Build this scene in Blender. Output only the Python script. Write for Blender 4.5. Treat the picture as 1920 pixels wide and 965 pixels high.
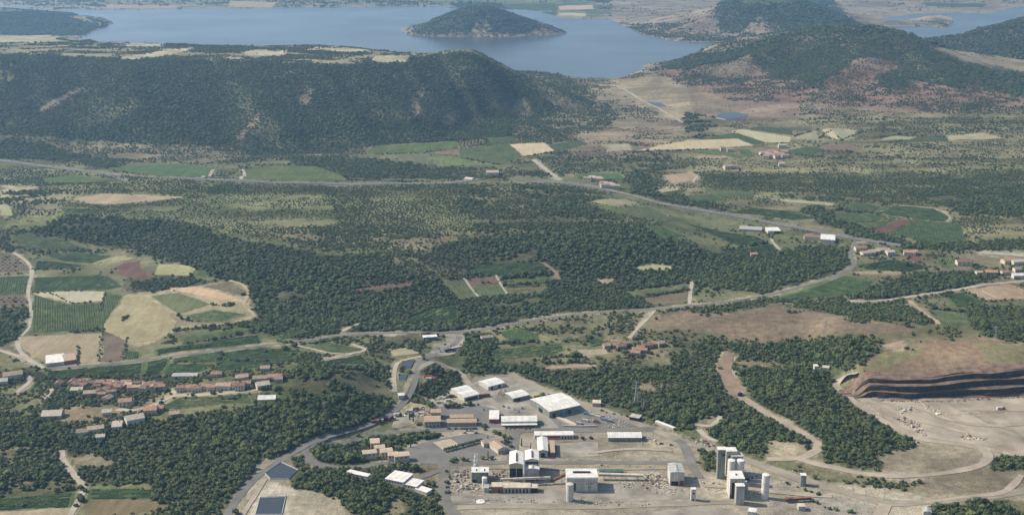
import bpy, bmesh, math, random
import numpy as np
from mathutils import Vector, Matrix
random.seed(7); rng = np.random.default_rng(7)
S = bpy.context.scene; C = S.collection
for o in list(bpy.data.objects): bpy.data.objects.remove(o)

# ------------------------------------------------------------------ camera, sky, sun, exposure
CAM_Z, PITCH, FPX = 500.0, math.radians(15.4), 2318.0      # FPX: focal length in pixels of a 1920 wide picture
cam = bpy.data.cameras.new('camera'); cam.sensor_width = 36; cam.lens = 36*FPX/1920
cam.clip_start = 1; cam.clip_end = 60000
camo = bpy.data.objects.new('camera', cam); C.objects.link(camo)
camo.location = (0, 0, CAM_Z); camo.rotation_euler = (math.pi/2-PITCH, 0, 0)
S.camera = camo
SUN_EL, SUN_AZ = math.radians(41), math.radians(-76)        # azimuth from +Y, negative = to the left
sdir = Vector((math.sin(SUN_AZ)*math.cos(SUN_EL), math.cos(SUN_AZ)*math.cos(SUN_EL), math.sin(SUN_EL)))
W = bpy.data.worlds.new('World'); S.world = W; W.use_nodes = True
nt = W.node_tree; bgn = nt.nodes['Background']
sk = nt.nodes.new('ShaderNodeTexSky'); sk.sky_type = 'NISHITA'; sk.sun_disc = False
sk.sun_elevation = SUN_EL; sk.sun_rotation = SUN_AZ; sk.altitude = 500; sk.dust_density = 2.5; sk.air_density = 1.0
nt.links.new(sk.outputs[0], bgn.inputs[0]); bgn.inputs[1].default_value = 0.125
sl = bpy.data.lights.new('sun', 'SUN'); sl.energy = 4.9; sl.angle = math.radians(0.53); sl.color = (1, 0.90, 0.74)
so = bpy.data.objects.new('sun', sl); C.objects.link(so); so.location = (0, 0, 900)
so.rotation_euler = sdir.to_track_quat('Z', 'Y').to_euler()
S.view_settings.view_transform = 'Standard'; S.view_settings.look = 'None'
S.view_settings.gamma = 1; S.view_settings.exposure = 0.22; S.view_settings.use_curve_mapping = False
S.render.engine = 'CYCLES'
S.cycles.max_bounces = 6; S.cycles.diffuse_bounces = 2; S.cycles.glossy_bounces = 2; S.cycles.volume_bounces = 1
HAZE_DENS = 6.6e-5

# ------------------------------------------------------------------ survey: photo pixel -> ground
cP, sP = math.cos(PITCH), math.sin(PITCH)
def raydir(px, py):
    u = (np.asarray(px, float)-960)/FPX; v = (np.asarray(py, float)-482.5)/FPX
    return u, cP - v*sP, -sP - v*cP
def G(px, py, z=5.0):
    dx, dy, dz = raydir(px, py); t = (z-CAM_Z)/dz
    return np.stack([dx*t, dy*t], -1)
def project(x, y, z):
    zz = z-CAM_Z; d = y*cP - zz*sP; up = y*sP + zz*cP
    return 960 + FPX*x/d, 482.5 - FPX*up/d
def vnoise(x, y, seed=0):
    xi = np.floor(x).astype(np.int64); yi = np.floor(y).astype(np.int64); fx = x-xi; fy = y-yi
    def h(a, b):
        n = (a*374761393 + b*668265263 + seed*2147483647) & 0xffffffff
        n = ((n ^ (n >> 13))*1274126177) & 0xffffffff
        return ((n ^ (n >> 16)) & 0xffff)/32767.5 - 1
    u = fx*fx*(3-2*fx); v = fy*fy*(3-2*fy)
    return (h(xi, yi)*(1-u)+h(xi+1, yi)*u)*(1-v) + (h(xi, yi+1)*(1-u)+h(xi+1, yi+1)*u)*v
def fbm(x, y, sc, oct=4, seed=0):
    r = np.zeros(np.shape(x)); a = 1.0; t = 0; f = 1.0/sc
    for o in range(oct):
        r = r + a*vnoise(x*f + 17.3*o, y*f - 9.1*o, seed+o); t += a; a *= .5; f *= 2.03
    return r/t*1.5
def inside(x, y, P):
    r = np.zeros(np.shape(x), bool); n = len(P)
    for i in range(n):
        x0, y0 = P[i]; x1, y1 = P[i-1]
        if y0 == y1: continue
        c = (y0 > y) != (y1 > y)
        r ^= c & (x < (x1-x0)*(y-y0)/(y1-y0)+x0)
    return r
def segdist(x, y, P, closed=True):
    r = np.full(np.shape(x), 1e9)
    for i in range(0 if closed else 1, len(P)):
        ax, ay = P[i-1]; bx, by = P[i]; vx, vy = bx-ax, by-ay; L = vx*vx+vy*vy+1e-9
        t = np.clip(((x-ax)*vx+(y-ay)*vy)/L, 0, 1)
        r = np.minimum(r, (x-ax-t*vx)**2+(y-ay-t*vy)**2)
    return np.sqrt(r)
def sstep(a, b, x):
    t = np.clip((x-a)/(b-a), 0, 1); return t*t*(3-2*t)
def GP(P, z=5.0):
    a = np.array(P, float); return G(a[:, 0], a[:, 1], z)

# ------------------------------------------------------------------ terrain heights
NR, NC, Y0, Y1, SM = 660, 640, 620.0, 16000.0, 0.80
ty = Y0*(Y1/Y0)**(np.arange(NR)/(NR-1)); ts = np.linspace(-SM, SM, NC)
# denser columns inside the picture
ts = np.sign(ts)*SM*(0.62*np.abs(ts/SM)+0.38*np.abs(ts/SM)**3)
TY, TS = np.meshgrid(ty, ts, indexing='ij'); TX = TY*TS
def hill(cx, cy, h, Rl, Rr, Rf, Rb, p=2.0, rough=.0):
    dx = TX-cx; dy = TY-cy
    rx = np.where(dx < 0, Rl, Rr); ry = np.where(dy < 0, Rf, Rb)
    r = np.sqrt((dx/rx)**2+(dy/ry)**2)
    if rough:
        th = np.arctan2(dy/ry, dx/rx)
        r = r*(1+rough*fbm(np.cos(th)*3+r*.6, np.sin(th)*3+r*.6, 1, 3, int(abs(cx)) % 97))
    return h*np.exp(-r**p)
Z = 5 + 5*fbm(TX, TY, 700, 3, 3) + 1.6*fbm(TX, TY, 140, 3, 8)
Z += 70*sstep(7000, 9500, TY)*np.clip(.25+fbm(TX, TY, 1500, 4, 21), 0, 1) + 90*sstep(9000, 15000, TY)
# lake
LAKE = GP([(140,76),(168,64),(208,46),(190,36),(120,27),(60,22),(150,18),(260,19),(360,17),(480,16),(640,13),(760,12),(830,12),(1000,20),(1060,35),
  (1140,35),(1165,46),(1185,56),(1215,68),(1250,75),(1290,79),(1370,79),(1400,80),(1420,90),(1350,97),(1285,108),(1230,118),(1205,123),(1210,131),(1185,138),(1165,148),
  (1130,153),(1105,152),(1075,146),(1040,139),(1000,135),(965,134),(940,130),(900,120),(860,112),(700,104),(400,100),(200,96),(140,86)], 0)
LAKE2 = GP([(1655,50),(1700,50),(1750,49),(1768,56),(1788,43),(1783,33),(1768,28),(1735,30),(1700,38),(1660,42),(1640,38),(1690,30),(1735,25),(1800,24),(1850,26),(1905,14),(2000,4),(2040,20),(1900,60),(1720,88),(1660,75)], 0)
POND1 = GP([(1338,220),(1352,213),(1375,210),(1402,215),(1396,222),(1360,225)], 3)
POND2 = GP([(1212,191),(1240,193),(1250,200),(1226,200)], 3)
SDL = []
for P in (LAKE, LAKE2):
    wob = 10*fbm(TX, TY, 90, 3, 5)
    d = segdist(TX, TY, P)+0; ins = inside(TX, TY, P); sd = np.where(ins, -d, d)+wob; SDL.append(sd)
    Z = np.where(sd < 0, np.maximum(-14, sd*.16)-.6, np.minimum(Z, .7+sd*.045+2*sstep(60, 400, sd)))
# ridge with a flat top
RF = [(-260,108),(-100,108),(0,107),(150,108),(300,116),(450,116),(600,118),(740,112),(830,104),(880,102)]
RB = [(872,99),(840,98),(780,95),(700,87),(640,81),(560,77),(480,79),(370,77),(280,73),(200,74),(140,79),(100,68),(0,64),(-100,62),(-260,60)]
RIDGE = np.concatenate([GP(RF, 138), GP(RB, 148)])
ins = inside(TX, TY, RIDGE); d = segdist(TX, TY, RIDGE)
xe = G(880, 102, 145)[0]; wid = 430 + 130*sstep(300, -700, TX) - 130*sstep(xe-80, xe+60, TX)
wid = wid*(1+.10*fbm(TX+.35*TY, TY*.15, 120, 3, 31)+.12*fbm(TX, TY, 420, 2, 33))
t = np.clip(d/wid, 0, 1)
prof = 1-(.55*t+.45*(t*t*(3-2*t)))
prof = np.where(t > .75, prof*(1-.35*sstep(.75, 1, t)), prof)
top = 138+5*fbm(TX, TY, 260, 3, 41)+12*np.exp(-((TX-G(860,103,150)[0])/120)**2)
RZ = np.where(ins, top, (top)*prof)
gul = 17*fbm(TX+.45*TY, TY*.10, 105, 3, 36)*np.sin(np.pi*t)*(~ins)
RZ = RZ+gul
Z = np.where(t < 1, np.maximum(Z, 0)*(1-prof)*(Z > 0)+np.where(Z > 0, RZ, np.maximum(Z, RZ-20)), Z)
def addhill(px, py, h, *a, **k):
    global Z
    c = G(px, py, h); Z = Z + hill(c[0], c[1], h, *a, **k)
addhill(1622, 54, 152, 600, 330, 430, 380, p=1.9, rough=.16)
c = G(1600, 190, 20); Z += hill(c[0], c[1], 22, 700, 700, 260, 500, rough=.2)
addhill(1445, -6, 142, 350, 370, 340, 500, p=1.9, rough=.18)
addhill(2060, -10, 205, 520, 600, 480, 500, p=1.85, rough=.12)
for sd in SDL: Z = np.where(sd < 0, np.minimum(Z, np.maximum(-14, sd*.16)-.6), np.minimum(Z, .7+np.maximum(sd, 0)*(.05+.30*sstep(0, 260, sd))))
c = G(905, 12, 112); Z += hill(c[0]-15, c[1]+10, 122, 262, 245, 200, 270, p=2.2, rough=.12)
c = G(1022, 60, 6); Z += hill(c[0], c[1], 25, 150, 75, 60, 90)
c = G(-30, 20, 72); Z += hill(c[0], c[1], 72, 500, 330, 250, 400, p=2.2, rough=.15)
c = G(1750, 40, 0); Z += hill(c[0]-10, c[1], 22, 60, 60, 60, 90)
# low wooded plateau in the middle, village hill, brown hill
PLAT = GP([(60,392),(110,403),(300,414),(430,440),(560,480),(700,500),(860,470),(960,470),(1100,470),(1200,440),(1150,400),(1090,372),(900,354),(640,352),(300,347),(100,362)], 25)
d = np.where(inside(TX, TY, PLAT), 0, segdist(TX, TY, PLAT)); q = sstep(170, 0, d)
Z += q*(28+9*fbm(TX, TY, 260, 3, 51))
c = G(590, 725, 20); Z += hill(c[0], c[1], 24, 190, 130, 120, 110, rough=.1)
c = G(220, 800, 10); Z += hill(c[0], c[1], 9, 160, 160, 60, 60)
c = G(1480, 605, 14); Z += hill(c[0], c[1], 16, 180, 190, 90, 110)
# quarry hill with the pit cut into it
QC = G(1830, 640, 30); hq = hill(QC[0], QC[1]+10, 25, 300, 330, 108, 90, p=2.6)
FLOOR = 3.0
CLIFF = [(1590,748),(1616,745),(1645,744),(1685,748),(1725,749),(1770,748),(1815,744),(1860,744),(1905,741),(1960,738),(2080,736)]
PIT = GP(CLIFF+[(2080,900),(1840,886),(1700,880),(1640,850),(1560,720)], FLOOR)
CLW = GP(CLIFF, FLOOR)
hq = hq*sstep(-8, 22, TY-np.interp(TX, CLW[:, 0], CLW[:, 1]))*sstep(CLW[0, 0]-14, CLW[0, 0]+28, TX)
ins = inside(TX, TY, PIT); d = np.where(ins, 0, segdist(TX, TY, PIT))
cut = sstep(6, 30, d)
QREG = np.exp(-(((TX-QC[0])/420)**4+((TY-QC[1])/330)**4))
flat = FLOOR+1.0*fbm(TX, TY, 45, 3, 61)+hill(G(1855,778,3)[0], G(1855,778,3)[1], 4, 40, 60, 9, 9)+hill(G(1680,768,3)[0], G(1680,768,3)[1], 2.5, 18, 18, 8, 8)
Z = Z*(1-QREG*(1-cut)) + flat*QREG*(1-cut) + hq*cut
# level industrial platform
IND = GP([(870,715),(955,700),(1110,762),(1290,828),(1540,910),(1560,990),(830,990),(820,860),(720,850),(760,760)], 5)
d = np.where(inside(TX, TY, IND), 0, segdist(TX, TY, IND)); q = sstep(90, 0, d)
Z = Z*(1-q)+(5+.25*fbm(TX, TY, 60, 2, 71))*q

lny0, lny1 = math.log(Y0), math.log(Y1)
def grid_ij(x, y):
    i = np.clip((np.log(np.maximum(y, 1))-lny0)/(lny1-lny0)*(NR-1), 0, NR-1.001)
    j = np.interp(x/np.maximum(y, 1), ts, np.arange(NC)); j = np.clip(j, 0, NC-1.001)
    return i, j
def hz(x, y):
    x = np.asarray(x, float); y = np.asarray(y, float)
    i, j = grid_ij(x, y); i0 = i.astype(int); j0 = j.astype(int)
    yy0 = ty[i0]; a = np.clip((y-yy0)/(ty[i0+1]-yy0), 0, 1); b = j-j0
    return (Z[i0, j0]*(1-b)+Z[i0, j0+1]*b)*(1-a) + (Z[i0+1, j0]*(1-b)+Z[i0+1, j0+1]*b)*a
def unproj(P, far=False):
    """pixels of the survey photograph -> points on the ground"""
    out = []
    for px, py in P:
        dx, dy, dz = raydir(px, py); s = dx/dy; k = dz/dy
        jj = np.interp(s, ts, np.arange(NC)); j0 = min(int(jj), NC-2); b = jj-j0
        col = Z[:, j0]*(1-b)+Z[:, j0+1]*b; col = np.maximum(col, 0)
        diff = col-(CAM_Z+k*ty); idx = np.argmax(diff > 0)
        if idx == 0: y = (5-CAM_Z)/k
        else:
            a = diff[idx-1]/(diff[idx-1]-diff[idx]); y = ty[idx-1]+a*(ty[idx]-ty[idx-1])
        out.append((s*y, y))
    return np.array(out)
def at(px, py):
    p = unproj([(px, py)])[0]; return Vector((p[0], p[1], float(hz(p[0], p[1]))))

# level ground under the ponds
PONDS = [[(499,887),(528,867),(558,881),(541,897),(508,897)], [(489,933),(535,931),(528,963),(481,963)], [(754,678),(777,675),(769,690),(752,691)], [(747,702),(764,702),(760,712),(748,712)],
 [(1338,220),(1352,213),(1375,210),(1402,215),(1396,222),(1360,225)], [(1212,191),(1240,193),(1250,200),(1226,200)]]
for P in PONDS:
    W2 = unproj(P); ins = inside(TX, TY, W2); d = np.where(ins, 0, segdist(TX, TY, W2)); q = sstep(45, 8, d)
    zm = Z[ins].mean() if ins.any() else 5; Z = Z*(1-q)+zm*q

# ------------------------------------------------------------------ materials
MATS = {}
def mat(name, col, rough=.85, var=.12, scale=.15, spec=.2, bump=0, col2=None, metal=0, rnd=0, detail=4, streak=0):
    if name in MATS: return MATS[name]
    m = bpy.data.materials.new(name); m.use_nodes = True; n = m.node_tree.nodes; l = m.node_tree.links
    b = n['Principled BSDF']; b.inputs['Roughness'].default_value = rough; b.inputs['Specular IOR Level'].default_value = spec
    b.inputs['Metallic'].default_value = metal
    tc = n.new('ShaderNodeTexCoord'); nz = n.new('ShaderNodeTexNoise'); nz.inputs['Scale'].default_value = scale
    nz.inputs['Detail'].default_value = detail; nz.inputs['Roughness'].default_value = .65
    if streak:
        mp = n.new('ShaderNodeMapping'); mp.inputs['Scale'].default_value = (1, 1, streak); l.new(tc.outputs['Object'], mp.inputs[0]); l.new(mp.outputs[0], nz.inputs['Vector'])
    else: l.new(tc.outputs['Object'], nz.inputs['Vector'])
    cr = n.new('ShaderNodeValToRGB'); e = cr.color_ramp.elements
    c2 = col2 or tuple(min(1, c*(1+var*1.6)) for c in col); c1 = col if col2 else tuple(c*(1-var*1.6) for c in col)
    e[0].position = .33; e[1].position = .67; e[0].color = (*c1, 1); e[1].color = (*c2, 1)
    l.new(nz.outputs[0], cr.inputs[0]); out = cr.outputs[0]
    if rnd:
        oi = n.new('ShaderNodeObjectInfo'); hs = n.new('ShaderNodeHueSaturation')
        mr = n.new('ShaderNodeMapRange'); mr.inputs[3].default_value = 1-rnd; mr.inputs[4].default_value = 1+rnd
        l.new(oi.outputs['Random'], mr.inputs[0]); l.new(mr.outputs[0], hs.inputs['Value'])
        mr2 = n.new('ShaderNodeMapRange'); hk = 1 if 'leaf' in name else 0; mr2.inputs[3].default_value = .5+rnd*.06*hk; mr2.inputs[4].default_value = .5-rnd*.10*hk
        l.new(oi.outputs['Random'], mr2.inputs[0]); l.new(mr2.outputs[0], hs.inputs['Hue'])
        l.new(out, hs.inputs['Color']); out = hs.outputs[0]
    l.new(out, b.inputs['Base Color'])
    if bump:
        bp = n.new('ShaderNodeBump'); bp.inputs['Strength'].default_value = 1; bp.inputs['Distance'].default_value = bump
        l.new(nz.outputs[0], bp.inputs['Height']); l.new(bp.outputs[0], b.inputs['Normal'])
    MATS[name] = m; return m
def field_mat(name, c1, c2, ang, period=3.0, contrast=.35, scale=.03):
    """ground of a cultivated field: soil colour with patches and tilled rows running at angle ang"""
    if name in MATS: return MATS[name]
    m = mat(name, c1, .95, 0, scale, .05, 0, c2); n = m.node_tree.nodes; l = m.node_tree.links
    tc = n.new('ShaderNodeTexCoord'); mp = n.new('ShaderNodeMapping'); mp.inputs['Rotation'].default_value[2] = ang
    l.new(tc.outputs['Object'], mp.inputs[0])
    wv = n.new('ShaderNodeTexWave'); wv.inputs['Scale'].default_value = 1/period/3.14*.5*3.14; wv.inputs['Distortion'].default_value = .6
    wv.inputs['Detail'].default_value = 2
    l.new(mp.outputs[0], wv.inputs[0])
    # long stripes along the rows: passes of the machine
    mp2 = n.new('ShaderNodeMapping'); mp2.inputs['Rotation'].default_value[2] = ang; mp2.inputs['Scale'].default_value = (.16, .006, 1)
    l.new(tc.outputs['Object'], mp2.inputs[0])
    n2 = n.new('ShaderNodeTexNoise'); n2.inputs['Scale'].default_value = 1; n2.inputs['Detail'].default_value = 3; l.new(mp2.outputs[0], n2.inputs['Vector'])
    n3 = n.new('ShaderNodeTexNoise'); n3.inputs['Scale'].default_value = .35; n3.inputs['Detail'].default_value = 4; l.new(tc.outputs['Object'], n3.inputs['Vector'])
    base = n['Principled BSDF'].inputs['Base Color'].links[0].from_socket
    def mul(a, fac, lo, hi):
        mr = n.new('ShaderNodeMapRange'); mr.inputs[1].default_value = .25; mr.inputs[2].default_value = .75; mr.inputs[3].default_value = lo; mr.inputs[4].default_value = hi
        l.new(fac, mr.inputs[0]); mx = n.new('ShaderNodeVectorMath'); mx.operation = 'SCALE'
        l.new(a, mx.inputs[0]); l.new(mr.outputs[0], mx.inputs['Scale']); return mx.outputs[0]
    o = mul(base, wv.outputs[1], 1-contrast*.5, 1+contrast*.5); o = mul(o, n2.outputs[0], 1-contrast*.7, 1+contrast*.7); o = mul(o, n3.outputs[0], .8, 1.2)
    l.new(o, n['Principled BSDF'].inputs['Base Color'])
    return m
def terrain_mat():
    m = bpy.data.materials.new('ground'); m.use_nodes = True; n = m.node_tree.nodes; l = m.node_tree.links; b = n['Principled BSDF']
    b.inputs['Roughness'].default_value = .95; b.inputs['Specular IOR Level'].default_value = .05
    at_ = n.new('ShaderNodeAttribute'); at_.attribute_name = 'Col'
    tc = n.new('ShaderNodeTexCoord')
    o = at_.outputs['Color']
    for sc, lo, hi, det in ((.011, .72, 1.3, 6), (.12, .68, 1.35, 5), (.6, .8, 1.2, 3)):
        nz = n.new('ShaderNodeTexNoise'); nz.inputs['Scale'].default_value = sc; nz.inputs['Detail'].default_value = det; nz.inputs['Roughness'].default_value = .65
        l.new(tc.outputs['Object'], nz.inputs['Vector'])
        mr = n.new('ShaderNodeMapRange'); mr.inputs[1].default_value = .3; mr.inputs[2].default_value = .7; mr.inputs[3].default_value = lo; mr.inputs[4].default_value = hi
        l.new(nz.outputs[0], mr.inputs[0]); mx = n.new('ShaderNodeVectorMath'); mx.operation = 'SCALE'; l.new(o, mx.inputs[0]); l.new(mr.outputs[0], mx.inputs['Scale']); o = mx.outputs[0]
        last = nz
    l.new(o, b.inputs['Base Color'])
    bp = n.new('ShaderNodeBump'); bp.inputs['Strength'].default_value = .8; bp.inputs['Distance'].default_value = 1.2
    l.new(last.outputs[0], bp.inputs['Height']); l.new(bp.outputs[0], b.inputs['Normal'])
    return m
def water_mat(name, col, rough=.12, bump=.06, sc=.12):
    m = bpy.data.materials.new(name); m.use_nodes = True; n = m.node_tree.nodes; l = m.node_tree.links; b = n['Principled BSDF']
    b.inputs['Roughness'].default_value = rough; b.inputs['IOR'].default_value = 1.33; b.inputs['Base Color'].default_value = (*col, 1)
    tc = n.new('ShaderNodeTexCoord'); nz = n.new('ShaderNodeTexNoise'); nz.inputs['Scale'].default_value = sc; nz.inputs['Detail'].default_value = 5
    l.new(tc.outputs['Object'], nz.inputs['Vector'])
    n2 = n.new('ShaderNodeTexNoise'); n2.inputs['Scale'].default_value = .0022; n2.inputs['Detail'].default_value = 3; l.new(tc.outputs['Object'], n2.inputs['Vector'])
    mr = n.new('ShaderNodeMapRange'); mr.inputs[1].default_value = .35; mr.inputs[2].default_value = .65; mr.inputs[3].default_value = rough*.85; mr.inputs[4].default_value = rough*1.15
    l.new(n2.outputs[0], mr.inputs[0]); l.new(mr.outputs[0], b.inputs['Roughness'])
    bp = n.new('ShaderNodeBump'); bp.inputs['Strength'].default_value = 1; bp.inputs['Distance'].default_value = bump
    l.new(nz.outputs[0], bp.inputs['Height']); l.new(bp.outputs[0], b.inputs['Normal'])
    return m

# ------------------------------------------------------------------ object helpers
def newobj(name, me, m=None, parent=None, label=None, cat=None, group=None, kind=None):
    o = bpy.data.objects.new(name, me); C.objects.link(o)
    if m is not None and me is not None and not me.materials: me.materials.append(m)
    if parent is not None: o.parent = parent
    if label: o['label'] = label
    if cat: o['category'] = cat
    if group: o['group'] = group
    if kind: o['kind'] = kind
    return o
def thing(name, label, cat, loc, rz=0, group=None):
    o = newobj(name, None, label=label, cat=cat, group=group); o.location = loc; o.rotation_euler = (0, 0, rz)
    o.empty_display_size = 1; return o
class MB:
    """collects simple solids, becomes one mesh"""
    def __init__(s): s.v = []; s.f = []
    def add(s, vs, fs):
        k = len(s.v); s.v += [tuple(map(float, p)) for p in vs]; s.f += [tuple(i+k for i in f) for f in fs]; return s
    def box(s, x0, x1, y0, y1, z0, z1, M=None):
        vs = [(x, y, z) for z in (z0, z1) for y in (y0, y1) for x in (x0, x1)]
        if M is not None: vs = [M @ Vector(p) for p in vs]
        return s.add(vs, [(0,2,3,1),(4,5,7,6),(0,1,5,4),(2,6,7,3),(0,4,6,2),(1,3,7,5)])
    def cyl(s, x, y, r, z0, z1, n=16, r1=None, cone=0):
        r1 = r if r1 is None else r1; k = [(math.cos(2*math.pi*i/n), math.sin(2*math.pi*i/n)) for i in range(n)]
        vs = [(x+r*a, y+r*b, z0) for a, b in k]+[(x+r1*a, y+r1*b, z1) for a, b in k]
        fs = [(i, (i+1) % n, n+(i+1) % n, n+i) for i in range(n)]
        if cone: vs.append((x, y, z1+cone)); fs += [(n+i, n+(i+1) % n, 2*n) for i in range(n)]
        else: fs.append(tuple(range(n, 2*n)))
        return s.add(vs, fs)
    def bar(s, a, b, w, h=None):
        h = h or w; a = Vector(a); b = Vector(b); d = (b-a); L = d.length
        if L < 1e-6: return s
        q = d.to_track_quat('Y', 'Z').to_matrix().to_4x4(); q.translation = a
        return s.box(-w/2, w/2, 0, L, -h/2, h/2, q)
    def mesh(s, name='m'):
        me = bpy.data.meshes.new(name); me.from_pydata(s.v, [], s.f); me.update(); return me
    def build(s, name, m, parent=None, **k): return newobj(name, s.mesh(name), m, parent, **k)

# ------------------------------------------------------------------ land cover map (painted in survey pixels, looked up from the ground)
RX0, RY0, RW, RH = -300, -80, 2520, 1240
dens = np.full((RH, RW), .30, np.float32); tsize = np.full((RH, RW), 3.6, np.float32); reg = np.zeros((RH, RW), np.int16)
gcol = np.zeros((RH, RW, 3), np.float32)
SCR = (.105, .122, .054); DRY = (.26, .225, .145); DRYG = (.16, .155, .08); RED = (.185, .118, .085); TAN = (.37, .305, .2); FORF = (.045, .055, .028)
GRAV = (.34, .315, .27); REDD = (.15, .085, .062); GRN = (.075, .115, .042); GRY = (.24, .225, .195)
gcol[:] = SCR
def ext(P, m=140):
    return [(-m if x <= 2 else 1920+m if x >= 1918 else x, 965+m if y >= 962 else -60 if y <= 0 else y) for x, y in P]
def paint(P, d=None, s=None, r=None, c=None, mix=1.0, e=True):
    if e: P = ext(P)
    a = np.array(P, float); x0 = int(max(a[:, 0].min()-RX0, 0)); x1 = int(min(a[:, 0].max()-RX0+2, RW)); y0 = int(max(a[:, 1].min()-RY0, 0)); y1 = int(min(a[:, 1].max()-RY0+2, RH))
    if x1 <= x0 or y1 <= y0: return
    yy, xx = np.mgrid[y0:y1, x0:x1]; k = inside(xx+RX0+.5, yy+RY0+.5, P)
    if d is not None: dens[y0:y1, x0:x1][k] = d
    if s is not None: tsize[y0:y1, x0:x1][k] = s
    if r is not None: reg[y0:y1, x0:x1][k] = r
    if c is not None:
        g = gcol[y0:y1, x0:x1]; g[k] = g[k]*(1-mix)+np.array(c)*mix
def paintline(P, w, c=None, d=0.0):
    P = np.array(P, float)
    for (ax, ay), (bx, by) in zip(P[:-1], P[1:]):
        L = max(math.hypot(bx-ax, by-ay), 1); nx, ny = -(by-ay)/L, (bx-ax)/L
        h = w*(.42+.58*abs(nx)) if True else w
        paint([(ax+nx*h, ay+ny*h), (bx+nx*h, by+ny*h), (bx-nx*h, by-ny*h), (ax-nx*h, ay-ny*h)], d, None, None, c, e=False)
# far country
paint([(0,0),(1918,0),(1918,110),(0,110)], .42, 5, 1, (.17,.16,.10))
paint([(0,2),(600,2),(640,12),(200,18),(0,24)], .4, 5, 1, (.19,.17,.115))
paint([(620,0),(1060,0),(1140,34),(1060,36),(950,10),(830,12)], .12, 5, 1, (.10,.13,.065))
paint([(1140,0),(1918,0),(1918,20),(1700,45),(1500,40),(1250,75),(1150,45)], .16, 5, 1, (.21,.175,.125))
paint([(0,24),(110,22),(190,40),(205,48),(150,66),(0,66)], .9, 8, 2, FORF)
paint([(120,28),(150,30),(190,42),(195,50),(150,40)], .3, 5, 2, DRY)
# lake shore plain between the hills
paint([(940,128),(1130,155),(1230,118),(1918,140),(1918,330),(1000,330),(1060,262),(1000,200)], .48, 3.6, 3, (.205,.165,.112))
paint([(1140,150),(1280,140),(1340,190),(1290,235),(1200,200)], .08, 3, 3, (.30,.245,.16))
paint([(1060,150),(1150,190),(1210,235),(1120,245),(1050,190)], .38, 4, 3, (.17,.15,.10))
paint([(1290,150),(1500,190),(1500,245),(1300,235)], .14, 3, 3, (.20,.145,.11))
# hills
paint([(1150,44),(1270,45),(1340,20),(1400,-20),(1500,-20),(1600,40),(1660,60),(1440,76),(1380,90),(1280,80),(1215,68)], .55, 5.5, 4, (.175,.13,.095))
paint([(1340,22),(1400,-10),(1500,-10),(1560,24),(1600,42),(1560,50),(1480,60),(1420,30),(1390,62),(1350,60)], .72, 7, 4, FORF)
paint([(755,68),(830,30),(850,10),(930,8),(1000,36),(1060,58),(1045,70),(920,74),(800,72)], .6, 5.5, 5, (.17,.125,.095))
paint([(775,60),(830,30),(850,8),(935,8),(1000,38),(1020,55),(960,66),(925,60),(905,35),(890,40),(880,62),(800,66)], .78, 7, 5, FORF)
paint([(1210,128),(1290,106),(1380,90),(1440,70),(1560,48),(1690,52),(1740,90),(1800,115),(1918,165),(1918,215),(1760,215),(1640,205),(1500,190),(1380,190),(1280,160)], .52, 5, 6, (.195,.125,.09))
paint([(1230,128),(1290,108),(1380,92),(1440,70),(1560,48),(1690,52),(1740,90),(1790,112),(1918,168),(1900,180),(1800,150),(1740,150),(1720,130),(1660,120),(1560,100),(1540,112),(1500,140),(1460,140),(1480,110),(1410,100),(1330,130)], .82, 7.5, 6, FORF)
paint([(1420,95),(1500,75),(1520,95),(1450,105)], .35, 5, 6, (.19,.15,.105))
paint([(1560,120),(1600,100),(1700,125),(1760,160),(1740,190),(1600,190),(1550,160)], .5, 5, 6, (.20,.115,.082))
paint([(1500,145),(1560,112),(1580,125),(1520,165)], .8, 7, 6, FORF)
paint([(1640,130),(1700,135),(1720,160),(1660,170)], .6, 6, 6, FORF)
paint([(1440,76),(1560,60),(1700,70),(1760,105),(1840,140),(1800,165),(1700,150),(1640,135),(1560,120),(1500,150),(1450,150),(1420,120),(1400,100)], .74, 6.5, 6, (.09,.085,.05))
paint([(1590,112),(1650,108),(1690,125),(1650,140),(1600,135)], .42, 5, 6, (.185,.12,.09))
paint([(1300,125),(1400,110),(1420,140),(1360,160),(1290,150)], .6, 5, 6, (.15,.12,.08))
paint([(1720,78),(1800,50),(1918,15),(1918,130),(1830,110),(1780,95)], .74, 7, 7, FORF)
paint([(1740,85),(1830,100),(1918,130),(1918,165),(1800,115)], .28, 4, 7, (.25,.2,.13))
# flat topped ridge
paint([(0,255),(60,258),(150,268),(260,272),(420,274),(480,292),(640,286),(700,272),(900,262),(1060,255),(1100,262),(1060,280),(640,292),(420,305),(200,300),(0,268)], .66, 4.5, 8, (.16,.14,.09))
paint([(0,104),(100,103),(300,112),(420,114),(520,118),(640,122),(740,115),(800,103),(880,98),(930,122),(960,140),(1010,170),(1050,205),(1000,230),(1065,255),(900,264),(700,273),(640,286),(480,291),(420,272),(260,270),(150,264),(60,255),(0,252)], .97, 6.2, 8, FORF)
for P in ([(70,205),(110,180),(150,162),(155,170),(110,195),(75,212)], [(435,283),(445,255),(465,232),(482,215),(486,220),(465,245),(450,270),(448,285)],
          [(555,190),(575,165),(590,170),(575,200)], [(610,170),(625,165),(622,180)], [(770,190),(790,160),(800,165),(785,215),(765,225)], [(835,215),(850,200),(860,210),(850,235),(830,235)],
          [(510,145),(545,132),(555,134),(515,148)], [(960,190),(985,180),(1000,215),(975,225)], [(955,235),(1000,236),(1030,255),(960,256)], [(40,190),(60,180),(40,200)]):
    paint(P, .62, 4, 8, (.20,.155,.11))
paint([(885,96),(960,118),(1060,140),(1110,175),(1160,215),(1130,248),(1065,256),(1000,232),(1050,205),(960,140)], .66, 5, 8, (.15,.13,.085))
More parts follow.
